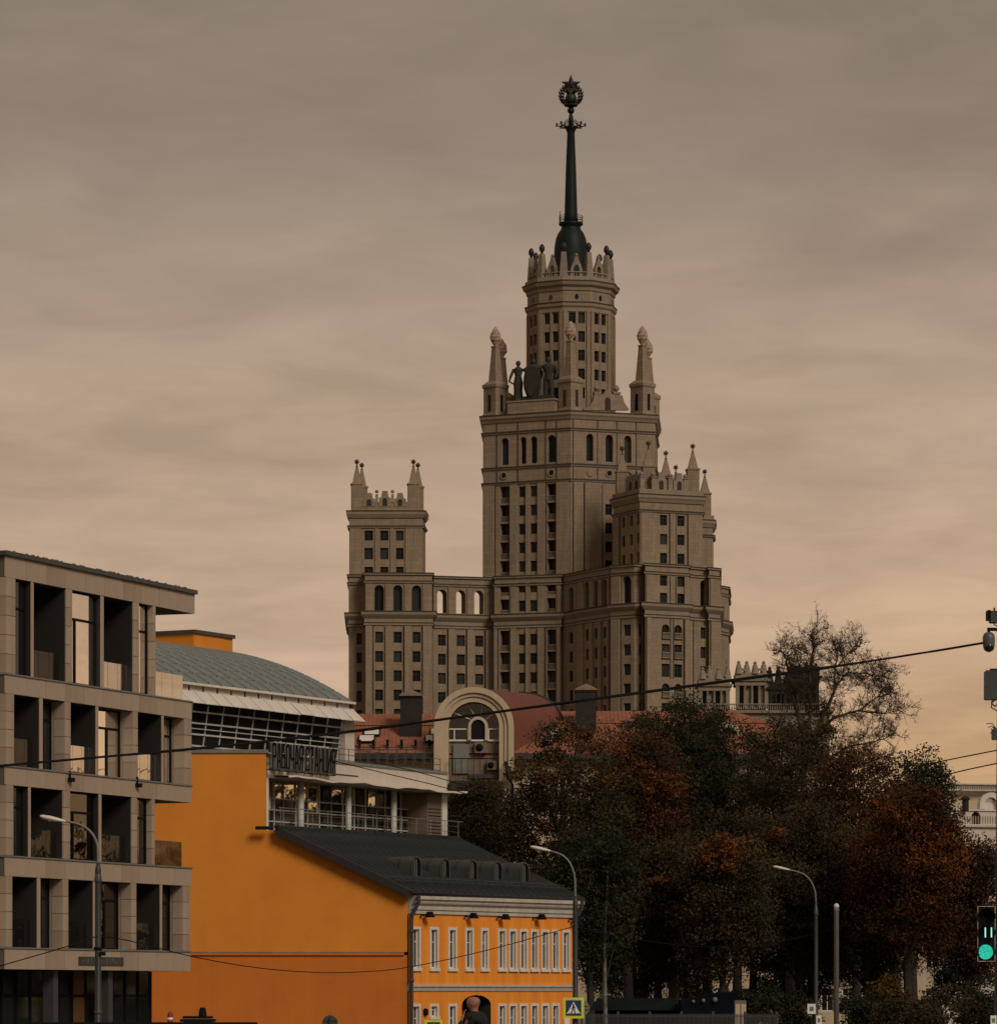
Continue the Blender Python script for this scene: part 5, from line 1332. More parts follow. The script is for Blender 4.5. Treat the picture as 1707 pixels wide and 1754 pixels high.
mb = MB(); c = P(1697, 1386, 368.5); arch_ring(mb, .55, 1.0, c.y, c.y + 2.2, c.z, 0, 12, c.x, c.z + .5); mb.box((c.x, c.y + 1.2, c.z + .3), (1.3, 1.6, .9)); mb.build('roof_dormer', M['wpanel'], RBK)
mb = MB(); c = P(1653, 1390, 366.5); mb.lathe(c, [(.3, 0), (.3, 1.0), (.42, 1.05), (.42, 1.2), (.2, 1.35)], 8); mb.build('chimney', M['chim'], RBK)

# ------------------------------------------------------------------ pale low house behind the trees
LH = thing('park_house', 'low pale house half hidden behind the tree trunks in the park', 'house', (*xy(1480, 318), -2))
q = [(X(1180, 318), 318), (X(1610, 318), 318), (X(1610, 322), 322), (X(1180, 322), 322)]
fh = Face(q[0], q[1]); ops = []
for k in range(12):
    for z in (.2, 3.6): ops.append((fh.L * (k + .3) / 12, fh.L * (k + .3) / 12 + 1.0, z, z + 1.8, False))
mass(LH, 'house_wall', q, -2, 6.6, M['cream'], {0: ops}, .25)
for o in ops: put_win(fh, o, LH, .25, .09, 2, [M['white'], M['dglass']])
mb = MB(); mb.prism([Vector((q[0][0] - .5, 317.4, 6.6)), Vector((q[1][0] + .5, 317.4, 6.6)), Vector((q[1][0] - .5, 321, 8.2)), Vector((q[0][0] + .5, 321, 8.2))], (0, .2, .12)); mb.build('roof', M['dgrey'], LH)

# ------------------------------------------------------------------ street lamps
def lamp(label, x, d, ytop, yhead, xhead, hx):
    """pole foot under px x; arm bends over to the head"""
    px = X(x, d); g = gz(d); zt = Zt(ytop, d); zh = Zt(yhead, d); xh = X(xhead, d)
    t = thing('street_lamp', label, 'street lamp', (px, d, g), 'street lamps along the road')
    mb = MB(); mb.lathe((px, d, g), [(.16, 0), (.16, .3), (.125, .35), (.115, zt - g - .5), (.11, zt - g - .25), (.06, zt - g)], 12); mb.build('pole', M['pole'], t)
    h = zh - zt; w_ = px - xh
    pth = [Vector((px, d, zt - .1)), Vector((px - .01 * w_, d, zt + h * .35)), Vector((px - .06 * w_, d, zt + h * .55)), Vector((px - .17 * w_, d, zt + h * .73)), Vector((px - .33 * w_, d, zt + h * .86)), Vector((px - .55 * w_, d, zt + h * .94)), Vector((xh + .25, d, zh - .02))]
    fine = []
    for i in range(len(pth) - 1):
        for k in range(4):
            p0, p1, p2, p3 = pth[max(i - 1, 0)], pth[i], pth[i + 1], pth[min(i + 2, len(pth) - 1)]; s = k / 4
            fine.append(.5 * ((2 * p1) + (-p0 + p2) * s + (2 * p0 - 5 * p1 + 4 * p2 - p3) * s * s + (-p0 + 3 * p1 - 3 * p2 + p3) * s ** 3))
    fine.append(pth[-1])
    mb = MB(); mb.tube(fine, [.05 - .012 * i / len(fine) for i in range(len(fine))], 8); mb.build('arm', M['grey'], t)
    L = hx; mb = MB(); prof = [(.05, -.25), (.09, -.1), (.13, .1), (.15, .35), (.13, .62), (.06, .74)]
    vs, n_ = [], 12; sl = .2
    for r_, s in prof:
        s *= L
        for k in range(n_):
            a = 2 * math.pi * k / n_; vs.append((xh + .25 - s, d + r_ * 1.1 * math.cos(a), zh + s * sl + r_ * .62 * math.sin(a)))
    mb.add(vs, [[i * n_ + k, i * n_ + (k + 1) % n_, (i + 1) * n_ + (k + 1) % n_, (i + 1) * n_ + k] for i in range(len(prof) - 1) for k in range(n_)], 0, True)
    mb.poly(vs[-n_:]); mb.poly(vs[:n_]); hd = mb.build('lamp_head', M['lamp'], t)
    mb = MB(); mb.ball((xh + .25 - .38 * L, d, zh + .38 * L * sl - .06), .11, 10, 0, .6); mb.build('lamp_glass', M['railglass'], hd)
    mb = MB(); mb.lathe((px, d, 1.5 - (0 if g > -1 else .6)), [(.135, 0), (.15, .02), (.15, .1), (.135, .12)], 10); mb.build('pole_band', M['dgrey'], t)
    return t
L1 = lamp('leftmost street lamp, in front of the grey stone office block', 168, 150, 1478, 1405, 90, .95)
L2 = lamp('street lamp at the right-hand corner of the orange house', 985, 188, 1535, 1456, 925, .95)
L3 = lamp('street lamp standing alone before the dark autumn trees', 1397, 230, 1560, 1489, 1338, .95)
mb = MB(); mb.lathe((X(168, 150), 150, Zt(1628, 150)), [(.14, 0), (.16, .02), (.16, .1), (.14, .12)], 10); mb.box((X(176, 150), 149.9, Zt(1634, 150)), (.22, .14, .14)); mb.build('bracket', M['black'], L1)
def cone_sleeve(t, x, d, y0, y1):
    mb = MB(); mb.lathe((X(x, d), d, Zt(y1, d)), [(.14, 0), (.145, .05), (.06, Zt(y0, d) - Zt(y1, d))], 12); mb.build('sleeve', M['dgrey'], t)
cone_sleeve(L1, 168, 150, 1478, 1512); cone_sleeve(L3, 1397, 230, 1545, 1568)

# ------------------------------------------------------------------ signs
def crossing_sign(name, label, x, y, d, s):
    c = P(x, y, d); t = thing(name, label, 'road sign', (c.x, c.y, c.z - s / 2), 'pedestrian crossing signs')
    def plate(mb, pts, y0, y1, mi=0): mb.prism([Vector((c.x + a, c.y + y0, c.z + b)) for a, b in pts], (0, y1 - y0, 0), mi)
    h = s / 2; mb = MB(); plate(mb, [(-h, -h), (h, -h), (h, h), (-h, h)], 0, .03); mb.build('backing_board', M['signY'], t)
    h *= .74; mb = MB(); plate(mb, [(-h, -h), (h, -h), (h, h), (-h, h)], -.012, 0); mb.build('blue_plate', M['signB'], t)
    mb = MB(); plate(mb, [(-h * .86, -h * .72), (h * .86, -h * .72), (0, h * .8)], -.02, -.012); mb.build('white_triangle', M['signW'], t)
    k = h / .35; mb = MB()
    def limb(pts, w_):
        for (a0, b0), (a1, b1) in zip(pts, pts[1:]):
            p, q = Vector((a0, b0)) * k, Vector((a1, b1)) * k; n_ = Vector((-(q - p).y, (q - p).x)).normalized() * w_ * k
            e = (q - p).normalized() * w_ * .5 * k
            plate(mb, [tuple(p + n_ - e), tuple(p - n_ - e), tuple(q - n_ + e), tuple(q + n_ + e)], -.028, -.02)
    limb([(0, .10), (-.01, -.03)], .035); limb([(-.01, -.04), (-.05, -.13), (-.11, -.22)], .02); limb([(-.01, -.04), (.05, -.12), (.06, -.23)], .02)
    limb([(0, .09), (-.07, .0), (-.08, -.05)], .014); limb([(0, .09), (.07, .02), (.09, -.03)], .014)
    plate(mb, [(.035 * k * math.cos(a * .5236), .155 * k + .035 * k * math.sin(a * .5236)) for a in range(12)], -.028, -.02)
    for j in range(4): limb([(-.2 + j * .13, -.245), (-.16 + j * .13, -.225)], .012)
    mb.build('walking_figure', M['black'], t)
    return t
S1 = crossing_sign('crossing_sign', 'blue and yellow pedestrian crossing sign on the lamp post beside the orange house', 982, 1727, 187.6, .96)
S2 = crossing_sign('crossing_sign', 'crossing sign with only its yellow top edge in the photo, below the arched doorway', 742.5, 1762.5, 140, .60)
mb = MB(); p = P(742.5, 1765, 140.1); mb.lathe((p.x, p.y + .06, gz(140)), [(.04, 0), (.04, p.z + 2.2)], 8); mb.build('post', M['pole'], S2)
mb = MB(); c = P(971, 1750, 187.6); mb.box(c, (.24, .02, .3)); o = mb.build('notice_plate', M['signW']); tag(o, 'small white plate under the pedestrian crossing sign', 'plate')
def disc_sign(label, x, y, d, r, post=True):
    c = P(x, y, d); t = thing('round_sign', label, 'road sign', (c.x, c.y, gz(d)))
    mb = MB(); vs = [Vector((c.x + r * math.cos(k * .2618), c.y, c.z + r * math.sin(k * .2618))) for k in range(24)]; mb.prism(vs, (0, .02, 0)); mb.build('sign_disc', M['grey'] if x > 900 else M['dgrey'], t)
    mb = MB(); mb.bar((c.x - r * .8, c.y - .015, c.z + .08), (c.x + r * .8, c.y - .015, c.z + .08), .03); mb.bar((c.x - r * .8, c.y - .015, c.z - .08), (c.x + r * .8, c.y - .015, c.z - .08), .03)
    mb.lathe((c.x, c.y - .06, gz(d)), [(.035, 0), (.035, c.z + r * .7 - gz(d))], 8); mb.build('post', M['pole'], t)
disc_sign('grey back of a round road sign just right of the crossing sign', 996, 1727, 190, .37)
disc_sign('dark back of a round sign before the orange gable wall', 565, 1753, 150, .29)
mb = MB(); c = P(992, 1746, 191); mb.box(c, (.5, .02, .6)); tag(mb.build('sign_plate', M['grey']), 'grey rectangular sign back below the round sign', 'plate')

# ball-topped post, thin posts, notices
pz = P(1432, 1548, 190); g = gz(190)
t = thing('ball_topped_post', 'pale grey post with a ball on its top before the dark trees', 'post', (pz.x, pz.y, g))
mb = MB(); mb.lathe((pz.x, pz.y, g), [(.125, 0), (.115, pz.z - g - .35), (.13, pz.z - g - .33), (.13, pz.z - g - .25), (.08, pz.z - g - .22)], 14); mb.build('shaft', mat('pale_post', (.15, .145, .13), .6, .25, 1), t)
mb = MB(); mb.ball((pz.x, pz.y, pz.z - .12), .13, 12); mb.build('ball', M['lamp'], t)
for x, y0, d, lab in ((1031, 1640, 240, 'thin dark pole beside the birch trunk'), (1461, 1640, 262, 'thin pole with a short crossbar behind the ball-topped post')):
    p = P(x, y0, d); t = thing('thin_pole', lab, 'pole', (p.x, d, gz(d))); mb = MB(); mb.lathe((p.x, d, gz(d)), [(.05, 0), (.04, p.z - gz(d))], 8); mb.build('shaft', M['grey'], t)
    if x > 1400: mb = MB(); mb.bar((p.x - .35, d, p.z), (p.x + .25, d, p.z), .06); mb.build('crossbar', M['grey'], t)
for x, y, w_, h_, d, lab in ((1389.5, 1728.5, 14, 17, 229, 'white notice on the lone lamp post'), (1402, 1748, 9, 16, 229, 'small pale notice below the white one on the lone lamp post'), (1701, 1748, 10, 16, 77.6, 'white plate at the foot of the right-edge traffic pole')):
    c = P(x, y, d - .3); t = thing('notice', lab, 'notice', c - Vector((0, 0, h_ / 2 * d / F))); mb = MB(); mb.box(c, (w_ * d / F, .02, h_ * d / F)); mb.build('board', M['signW'], t)
    mb = MB(); mb.box(c - Vector((0, .014, 0)), (w_ * d / F * .5, .008, h_ * d / F * .45)); mb.build('print', M['grey'], t)

# ------------------------------------------------------------------ traffic light on its pole, cameras and boxes at the right edge
DT = 78.0; k = DT / F
tp = P(1716, 1500, DT)
PO = thing('traffic_pole', 'dark grey pole at the right edge carrying cameras, boxes and the traffic light', 'pole', (tp.x, DT, 0))
mb = MB(); mb.lathe((tp.x, DT, 0), [(.2, 0), (.2, .4), (.155, .45), (.15, 2.0), (.13, 3.2), (.085, 9.8), (.05, 9.9)], 14); mb.build('shaft', M['pole'], PO)
c0, c1 = P(1673, 1648, DT - .3), P(1704.5, 1552, DT - .3)
TL = thing('traffic_light', 'traffic light showing a green disc and the number 11 at the right edge', 'traffic light', (c0.x, DT - .3, c0.z))
bw, bh = c1.x - c0.x, c1.z - c0.z
mb = MB(); mb.obox((c0.x, DT - .3, c0.z), (bw, 0, 0), (0, .02, 0), (0, 0, bh)); mb.build('backing_board', M['black'], TL)
mb = MB(); e = .022
def dash(p, q, n_):
    p, q = Vector(p), Vector(q)
    for j in range(n_): mb.bar(p.lerp(q, (j + .04) / n_), p.lerp(q, (j + .96) / n_), e, 0, .008)
yy = DT - .306
dash((c0.x + e / 2, yy, c0.z), (c0.x + e / 2, yy, c1.z), 7); dash((c1.x - e / 2, yy, c0.z), (c1.x - e / 2, yy, c1.z), 7); dash((c0.x + e, yy, c1.z - e / 2), (c1.x - e, yy, c1.z - e / 2), 2); dash((c0.x + e, yy, c0.z + e / 2), (c1.x - e, yy, c0.z + e / 2), 2)
mb.build('white_border', M['lamp'], TL)
cxl = X(1688.5, DT - .4)
for y in (1570, 1598, 1631):
    z = Zt(y, DT - .4); mb = MB(); r_ = .165
    for (ra, ya), (rb, yb_) in zip([(r_, 0), (r_, -.2), (r_ - .012, -.2), (r_ - .012, 0)], [(r_, -.2), (r_ - .012, -.2), (r_ - .012, 0)]):
        for j in range(20):
            a, b = math.pi * (j / 20 * 1.3 - .15), math.pi * ((j + 1) / 20 * 1.3 - .15)
            mb.poly([(cxl + ra * math.cos(a), DT - .3 + ya, z + ra * math.sin(a)), (cxl + ra * math.cos(b), DT - .3 + ya, z + ra * math.sin(b)), (cxl + rb * math.cos(b), DT - .3 + yb_, z + rb * math.sin(b)), (cxl + rb * math.cos(a), DT - .3 + yb_, z + rb * math.sin(a))])
    mb.build('visor', M['black'], TL)
    if y != 1598:
        mb = MB(); rr = .142; mb.poly([(cxl + rr * math.cos(j * .2618), DT - .31, z + rr * math.sin(j * .2618)) for j in range(24)]); mb.build('lens', M['lit'] if y > 1600 else M['black'], TL)['label'] = 'lit green lens' if y > 1600 else 'unlit upper lens'
for xd in (1687, 1697.5):
    p, q = P(xd, 1606, DT - .42), P(xd, 1589, DT - .42); mb = MB(); mb.bar(p, q, .038, 0, .02); mb.build('digit_bar', M['litw'], TL)
mb = MB(); mb.bar((c1.x - .05, DT - .2, c0.z + .3), (tp.x, DT, c0.z + .3), .05); mb.bar((c1.x - .05, DT - .2, c1.z - .3), (tp.x, DT, c1.z - .3), .05); mb.build('bracket', M['black'], TL)
# camera housing, dome camera, box, small box
def box_part(name, label, cat, x0, x1, y0, y1, dep=.3, dd=DT - .15):
    a, b = P(x0, y1, dd), P(x1, y0, dd); t = thing(name, label, cat, a); mb = MB(); w_, h_ = b.x - a.x, b.z - a.z; bv = .02
    mb.prism([a + Vector((bv, 0, 0)), a + Vector((w_ - bv, 0, 0)), a + Vector((w_, 0, bv)), a + Vector((w_, 0, h_ - bv)), a + Vector((w_ - bv, 0, h_)), a + Vector((bv, 0, h_)), a + Vector((0, 0, h_ - bv)), a + Vector((0, 0, bv))], (0, dep, 0)); mb.build('casing', M['dgrey'], t)
    return t, a, b
t, a, b = box_part('camera', 'boxy traffic camera topmost on the right-edge pole', 'camera', 1696, 1722, 1046, 1066)
mb = MB(); mb.obox(a + Vector((-.055, -.02, .05)), (.06, 0, 0), (0, .34, 0), (0, 0, b.z - a.z - .04)); mb.bar((b.x - .2, DT, b.z), (b.x - .2, DT, b.z + .07), .03); mb.build('sun_hood', M['black'], t)
mb = MB(); mb.tube([a + Vector((.06, .1, 0)), a + Vector((.1, .1, -.05)), a + Vector((.2, .1, -.06)), a + Vector((.28, .1, .0))], .012, 6); mb.build('cable', M['black'], t)
c = P(1693, 1099, DT - .1)
t = thing('dome_camera', 'rounded grey dome camera hanging from an arm on the right-edge pole', 'camera', c - Vector((0, 0, .2)))
mb = MB(); mb.lathe(c, [(.03, -.2), (.085, -.17), (.11, -.1), (.115, 0), (.118, .08), (.1, .14), (.06, .175), (.02, .18)], 16); mb.build('housing', mat('camera_grey', (.09, .095, .095), .4, .1, 3), t)
mb = MB(); mb.ball(c + Vector((0, -.03, -.1)), .092, 12); mb.build('dome', M['dglass'], t)
mb = MB(); mb.bar(c + Vector((0, 0, .16)), c + Vector((0, 0, .25)), .05); mb.bar(c + Vector((-.02, 0, .235)), (tp.x, DT, c.z + .235), .06); mb.build('arm', M['black'], t)
t, a, b = box_part('control_box', 'dark control box fixed to the right-edge pole under the dome camera', 'box', 1687.5, 1716, 1148, 1198, .3)
mb = MB(); mb.tube([a + Vector((.2, .1, 0)), a + Vector((.12, .08, -.06)), a + Vector((.18, .08, -.13)), a + Vector((.26, .1, -.08)), a + Vector((.24, .1, 0))], .016, 6); mb.tube([a + Vector((.14, .12, 0)), a + Vector((.12, .1, -.15)), a + Vector((.24, .1, -.22)), (tp.x, DT - .08, a.z - .2)], .012, 6); mb.bar((a.x + .1, DT, b.z + .02), (tp.x, DT, b.z + .02), .04); mb.build('cable', M['black'], t)
t, a, b = box_part('junction_box', 'small dark junction box with loose cable ends on the right-edge pole', 'box', 1699.5, 1716, 1248, 1267, .2)
mb = MB()
for dx, dz in ((-.12, .16), (-.09, .09), (-.03, .05), (-.04, -.03)): mb.tube([a + Vector((.08, .05, .2)), a + Vector((.0, .03, .2 + dz * .7)), a + Vector((dx, 0, .14 + dz))], .008, 5)
mb.build('cable', M['black'], t)

# ------------------------------------------------------------------ wires
def wire(label, pts, rad, name='overhead_wire', n=10, sag=None, cat='wire', group=None):
    ps = [P(*p) for p in pts]; path = []
    for i in range(len(ps) - 1):
        p0, p1, p2, p3 = ps[max(i - 1, 0)], ps[i], ps[i + 1], ps[min(i + 2, len(ps) - 1)]
        for q in range(n):
            s = q / n; path.append(.5 * ((2 * p1) + (-p0 + p2) * s + (2 * p0 - 5 * p1 + 4 * p2 - p3) * s * s + (-p0 + 3 * p1 - 3 * p2 + p3) * s ** 3))
    path.append(ps[-1]); mb = MB(); mb.tube(path, rad, 6); o = mb.build(name, M['black']); return tag(o, label, cat, group)
wire('thick black cable running across the whole view above the orange house', [(-60, 1317, 62), (325, 1283, 66), (600, 1252.5, 69), (1000, 1199, 72), (1250, 1165, 74), (1500, 1131, 76), (1690, 1100, 78)], .021)
wire('thinner cable twisted round the thick black cable', [(-60, 1318.5, 62), (150, 1299, 64), (325, 1284.5, 66), (600, 1254.5, 69), (800, 1227.5, 71), (1000, 1201, 72), (1250, 1167.5, 74), (1400, 1147.5, 75), (1560, 1121, 76.5), (1600, 1116, 77), (1690, 1101, 78)], .015)
wire('upper of the two thin wires at the right edge above the pale block', [(1570, 1313, 250), (1640, 1298.5, 225), (1760, 1275, 200)], .035, group=None)
wire('lower of the two thin wires at the right edge above the pale block', [(1590, 1336, 250), (1650, 1320, 225), (1760, 1297, 200)], .035)
wire('thin sagging wire between the left lamp and the orange house corner', [(170, 1604, 150), (222, 1612, 153), (330, 1639, 160), (440, 1658, 166), (540, 1666, 172), (620, 1665, 177), (700, 1657, 180), (830, 1629, 184), (984, 1587, 188)], .02)
wire('thin wire running left from the first street lamp', [(166, 1604, 150), (110, 1623, 146), (0, 1655, 140), (-60, 1672, 136)], .02)
wire('faint wire from the house-corner lamp into the trees', [(986, 1587, 188), (1080, 1608, 200), (1200, 1622, 212), (1300, 1619, 222), (1396, 1600, 230)], .02)
wire('upper wire slanting across the white fascia', [(640, 1306, 190), (700, 1319, 196), (763, 1336, 203), (880, 1372, 215)], .022)
wire('lower wire slanting across the white fascia', [(573, 1304, 190), (660, 1325, 196), (763, 1350, 203), (880, 1385, 215)], .022)

# ------------------------------------------------------------------ park edge: fence, kiosks, gate box
DF = 214.0
t = thing('park_fence', 'dark grey railing fence along the park below the trees', 'fence', (*xy(1140, DF), gz(DF)))
x0, x1 = X(1004, DF), X(1330, DF); n_ = 150; zt = Zt(1737, DF); g = gz(DF)
bar = MB(); bar.box((0, 0, (zt - g) / 2), (.035, .035, zt - g)); bm_ = bar.mesh('fence_bar', M['dgrey'])
for j in range(n_ + 1): link('fence_bar', bm_, (x0 + (x1 - x0) * j / n_, DF, g), t)
for z in (g + .25, zt - .12): mb = MB(); mb.bar((x0, DF, z), (x1, DF, z), .05); mb.build('fence_rail', M['dgrey'], t)
for j in range(7): mb = MB(); mb.box((x0 + (x1 - x0) * j / 6, DF + .1, (zt + g) / 2 + .05), (.12, .12, zt - g + .15)); mb.build('fence_post', M['dgrey'], t)
c = P(1085, 1712, 232)
t = thing('kiosk', 'low kiosk with a dull teal sloping awning behind the fence', 'kiosk', (c.x, 232, gz(232)))
a, b = X(1020, 232), X(1160, 232); mb = MB(); mb.obox((a, 231.5, -2), (b - a, 0, 0), (0, 3, 0), (0, 0, Zt(1722, 232) + 2)); mb.build('body', M['navy'], t)
mb = MB(); mb.prism([Vector((a - .4, 230.4, Zt(1731, 231))), Vector((b, 230.4, Zt(1731, 231))), Vector((b - .1, 232, Zt(1712, 232))), Vector((a + .1, 232, Zt(1712, 232)))], (0, .05, .06)); mb.build('awning', M['teal'], t)
t = thing('pavilion_kiosk', 'dark navy kiosk with a curved roof and three pale round lamps on its side', 'kiosk', (*xy(1215, 228), gz(228)))
a, b = X(1165, 228), X(1262, 228); mb = MB(); pr = [Vector((a, 227, -2)), Vector((b, 227, -2)), Vector((b, 227, Zt(1699, 228))), Vector((b - .6, 227, Zt(1700, 228)))]
for s in range(1, 9): pr.append(Vector((b - .6 - (b - a - .6) * s / 8, 227, Zt(1700 + 14 * (s / 8) ** 1.5, 228))))
mb.prism(pr, (0, 4, 0)); mb.build('body', M['navy'], t)
for x, y, r_ in ((1187, 1716, .10), (1204, 1714.5, .12), (1224, 1713, .16)):
    mb = MB(); mb.ball(P(x, y, 226.9), r_, 10); mb.build('round_lamp', M['paleglobe'], t)
mb = MB(); c0, c1 = P(1258, 1754, 222), P(1278, 1714, 222)
t = thing('gate_cabinet', 'pale cabinet with two tall doors standing by the fence', 'cabinet', (c0.x, 222, gz(222)))
mb.obox((c0.x, 222, -2), (c1.x - c0.x, 0, 0), (0, .5, 0), (0, 0, c1.z + 2)); mb.build('casing', M['paleglobe'], t)
for s in (0, 1):
    w_ = (c1.x - c0.x) / 2; mb = MB(); mb.obox((c0.x + s * w_ + .03, 221.97, -1.8), (w_ - .06, 0, 0), (0, .03, 0), (0, 0, c1.z + 1.6)); mb.build('door', M['cream'], t)
# street bits along the bottom edge
d = 150; c = P(339, 1748, d)
t = thing('gate_pier', 'black stepped pier cap with a small grey lantern before the orange wall', 'pier', (c.x, d, gz(d)))
mb = MB(); s = d / F
mb.box((c.x, d, (gz(d) + c.z) / 2), (1.0, .9, c.z - gz(d))); mb.box((c.x, d, Zt(1747, d) - .03), (58 * s, 1.1, .1)); mb.box((c.x, d, Zt(1743, d) + .0), (49 * s, .95, .09)); mb.build('pier_body', M['black'], t)
mb = MB(); mb.lathe((X(347, d), d, Zt(1741, d)), [(.15, 0), (.15, .05), (.12, .26), (.08, .32)], 10); mb.build('lantern', M['teal'], t)
c = P(291.5, 1733, d)
t = thing('marker_post', 'short round-topped red post with a white band before the orange wall', 'bollard', (c.x, d, gz(d)))
mb = MB(); mb.lathe((c.x, d, gz(d)), [(.1, 0), (.1, c.z - gz(d) - .12), (.07, c.z - gz(d) - .04), (.02, c.z - gz(d))], 12); mb.build('post', M['red'], t)
mb = MB(); zb = Zt(1748, d); mb.lathe((c.x, d, zb), [(.105, 0), (.105, .1)], 12); mb.build('white_band', M['signW'], t)
mb = MB(); a, b = X(60, 140), X(440, 140); n_ = 20
t = thing('low_wall', 'low dark parapet along the bottom edge in front of the office block', 'wall', ((a + b) / 2, 140, gz(140)))
mb.obox((a, 140, gz(140)), (b - a, 0, 0), (0, .4, 0), (0, 0, Zt(1751.5, 140) - gz(140))); mb.build('wall_body', M['black'], t)

# ------------------------------------------------------------------ the man in the dark coat
DM = 60.0; pm_ = P(814, 1706, DM); HG = pm_.z; fx_, fz_ = pm_.x, gz(DM); sc_ = (HG - fz_) / 1.80
PR = thing('person', 'bald man in a dark coat raising a hand to his mouth before the arched doorway', 'person', (fx_, DM, fz_))
def skin_obj(name, verts, edges, m, sub=2, yaw=0.0, root=0):
    cs, sn = math.cos(yaw), math.sin(yaw); me = bpy.data.meshes.new(name)
    me.from_pydata([(v[0] * cs * sc_ - v[1] * sn * sc_, v[0] * sn * sc_ + v[1] * cs * sc_, v[2] * sc_) for v in verts], edges, []); me.materials.append(m)
    o = link(name, me, (fx_, DM, fz_), PR); md = o.modifiers.new('skin', 'SKIN')
    sv = me.skin_vertices[0].data
    for i, v in enumerate(verts): r_ = v[3] * sc_; sv[i].radius = (r_, (v[4] if len(v) > 4 else v[3]) * sc_)
    sv[root].use_root = True; md.use_smooth_shade = True
    if sub: s_ = o.modifiers.new('subdivision', 'SUBSURF'); s_.levels = sub; s_.render_levels = sub
    return o
YAW = R(62)   # faces left and a little away
# figure frame: +y forward, +x his right
body = [(0, 0, .95, .14, .11), (0, 0, 1.12, .14, .10), (0, .0, 1.32, .17, .11), (0, 0, 1.45, .12, .09), (0, .01, 1.53, .06), (0, .04, 1.595, .068, .075), (0, .04, 1.66, .098, .112), (0, .025, 1.73, .102, .118), (0, .02, 1.785, .07, .085), (0, .14, 1.66, .020),
        (.19, 0, 1.42, .06), (.24, -.02, 1.17, .048), (.25, .05, .92, .036), (.25, .07, .84, .034),
        (-.19, 0, 1.42, .06), (-.23, .09, 1.20, .045), (-.10, .20, 1.40, .032), (-.045, .185, 1.50, .028),
        (.1, 0, .90, .09), (.11, .02, .50, .06), (.11, -.02, .09, .042), (.12, .10, .03, .035), (-.1, 0, .90, .09), (-.11, .02, .50, .06), (-.11, -.02, .09, .042), (-.12, .10, .03, .035)]
be = [(0, 1), (1, 2), (2, 3), (3, 4), (4, 5), (5, 6), (6, 7), (7, 8), (6, 9), (3, 10), (10, 11), (11, 12), (12, 13), (3, 14), (14, 15), (15, 16), (16, 17), (0, 18), (18, 19), (19, 20), (20, 21), (0, 22), (22, 23), (23, 24), (24, 25)]
def fingers(base, bi, dirv, side, curl):
    d_ = Vector(dirv).normalized(); s_ = Vector(side).normalized(); c_ = Vector(curl).normalized(); b = Vector(base)
    for j, (o_, ln) in enumerate(((-.026, .062), (-.009, .072), (.009, .068), (.025, .054))):
        p0 = b + s_ * o_ + d_ * .035; p1 = p0 + (d_ * .8 + c_ * .35) * ln * .5; p2 = p1 + (d_ * .3 + c_ * .9) * ln * .5
        i0 = len(body); body.extend([(*p0, .0095), (*p1, .0088), (*p2, .0075)]); be.extend([(bi, i0), (i0, i0 + 1), (i0 + 1, i0 + 2)])
    i0 = len(body); p0 = b - s_ * .035 + d_ * .005; p1 = p0 - s_ * .015 + d_ * .03 + c_ * .01; body.extend([(*p0, .011), (*p1, .009)]); be.extend([(bi, i0), (i0, i0 + 1)])
fingers(body[17][:3], 17, (.1, -.05, 1), (1, .3, 0), (.1, -1, 0)); fingers(body[13][:3], 13, (0, .15, -1), (0, 1, 0), (-1, .2, 0))
skin_obj('body', body, be, M['skin'], 2, YAW)
coat = [(0, 0, .80, .19, .15), (0, 0, .98, .175, .14), (0, 0, 1.15, .175, .135), (0, 0, 1.32, .20, .14), (0, 0, 1.45, .17, .135), (0, .005, 1.565, .095, .10), (.2, 0, 1.42, .105), (.25, -.02, 1.17, .085), (.26, .04, .90, .07), (-.2, 0, 1.42, .105), (-.24, .09, 1.19, .09), (-.10, .20, 1.395, .066)]
skin_obj('coat', coat, [(0, 1), (1, 2), (2, 3), (3, 4), (4, 5), (4, 6), (6, 7), (7, 8), (4, 9), (9, 10), (10, 11)], M['coat'], 2, YAW)
tr = [(0, 0, .93, .15, .12), (.1, 0, .86, .105), (.11, .02, .50, .08), (.11, -.02, .07, .07), (-.1, 0, .86, .105), (-.11, .02, .50, .08), (-.11, -.02, .07, .07)]
skin_obj('trousers', tr, [(0, 1), (1, 2), (2, 3), (0, 4), (4, 5), (5, 6)], M['trouser'], 2, YAW)
for s in (.11, -.11):
    skin_obj('shoe', [(s, -.06, .045, .045, .05), (s, .05, .045, .048, .045), (s, .16, .035, .04, .03)], [(0, 1), (1, 2)], M['coat'], 2, YAW)
    mb = MB(); mb.ball((0, 0, 0), .013 * sc_, 8); e_ = Vector((s * .33, .138, 1.685)); cs_, sn_ = math.cos(YAW), math.sin(YAW)
    mb.build('eye', M['black'], PR, origin=(0, 0, 0)).location = Vector((e_.x * cs_ - e_.y * sn_, e_.x * sn_ + e_.y * cs_, e_.z)) * sc_
    skin_obj('ear', [(s * .80, .02, 1.655, .016, .01), (s * .86, .0, 1.675, .02, .01)], [(0, 1)], M['skin'], 1, YAW)

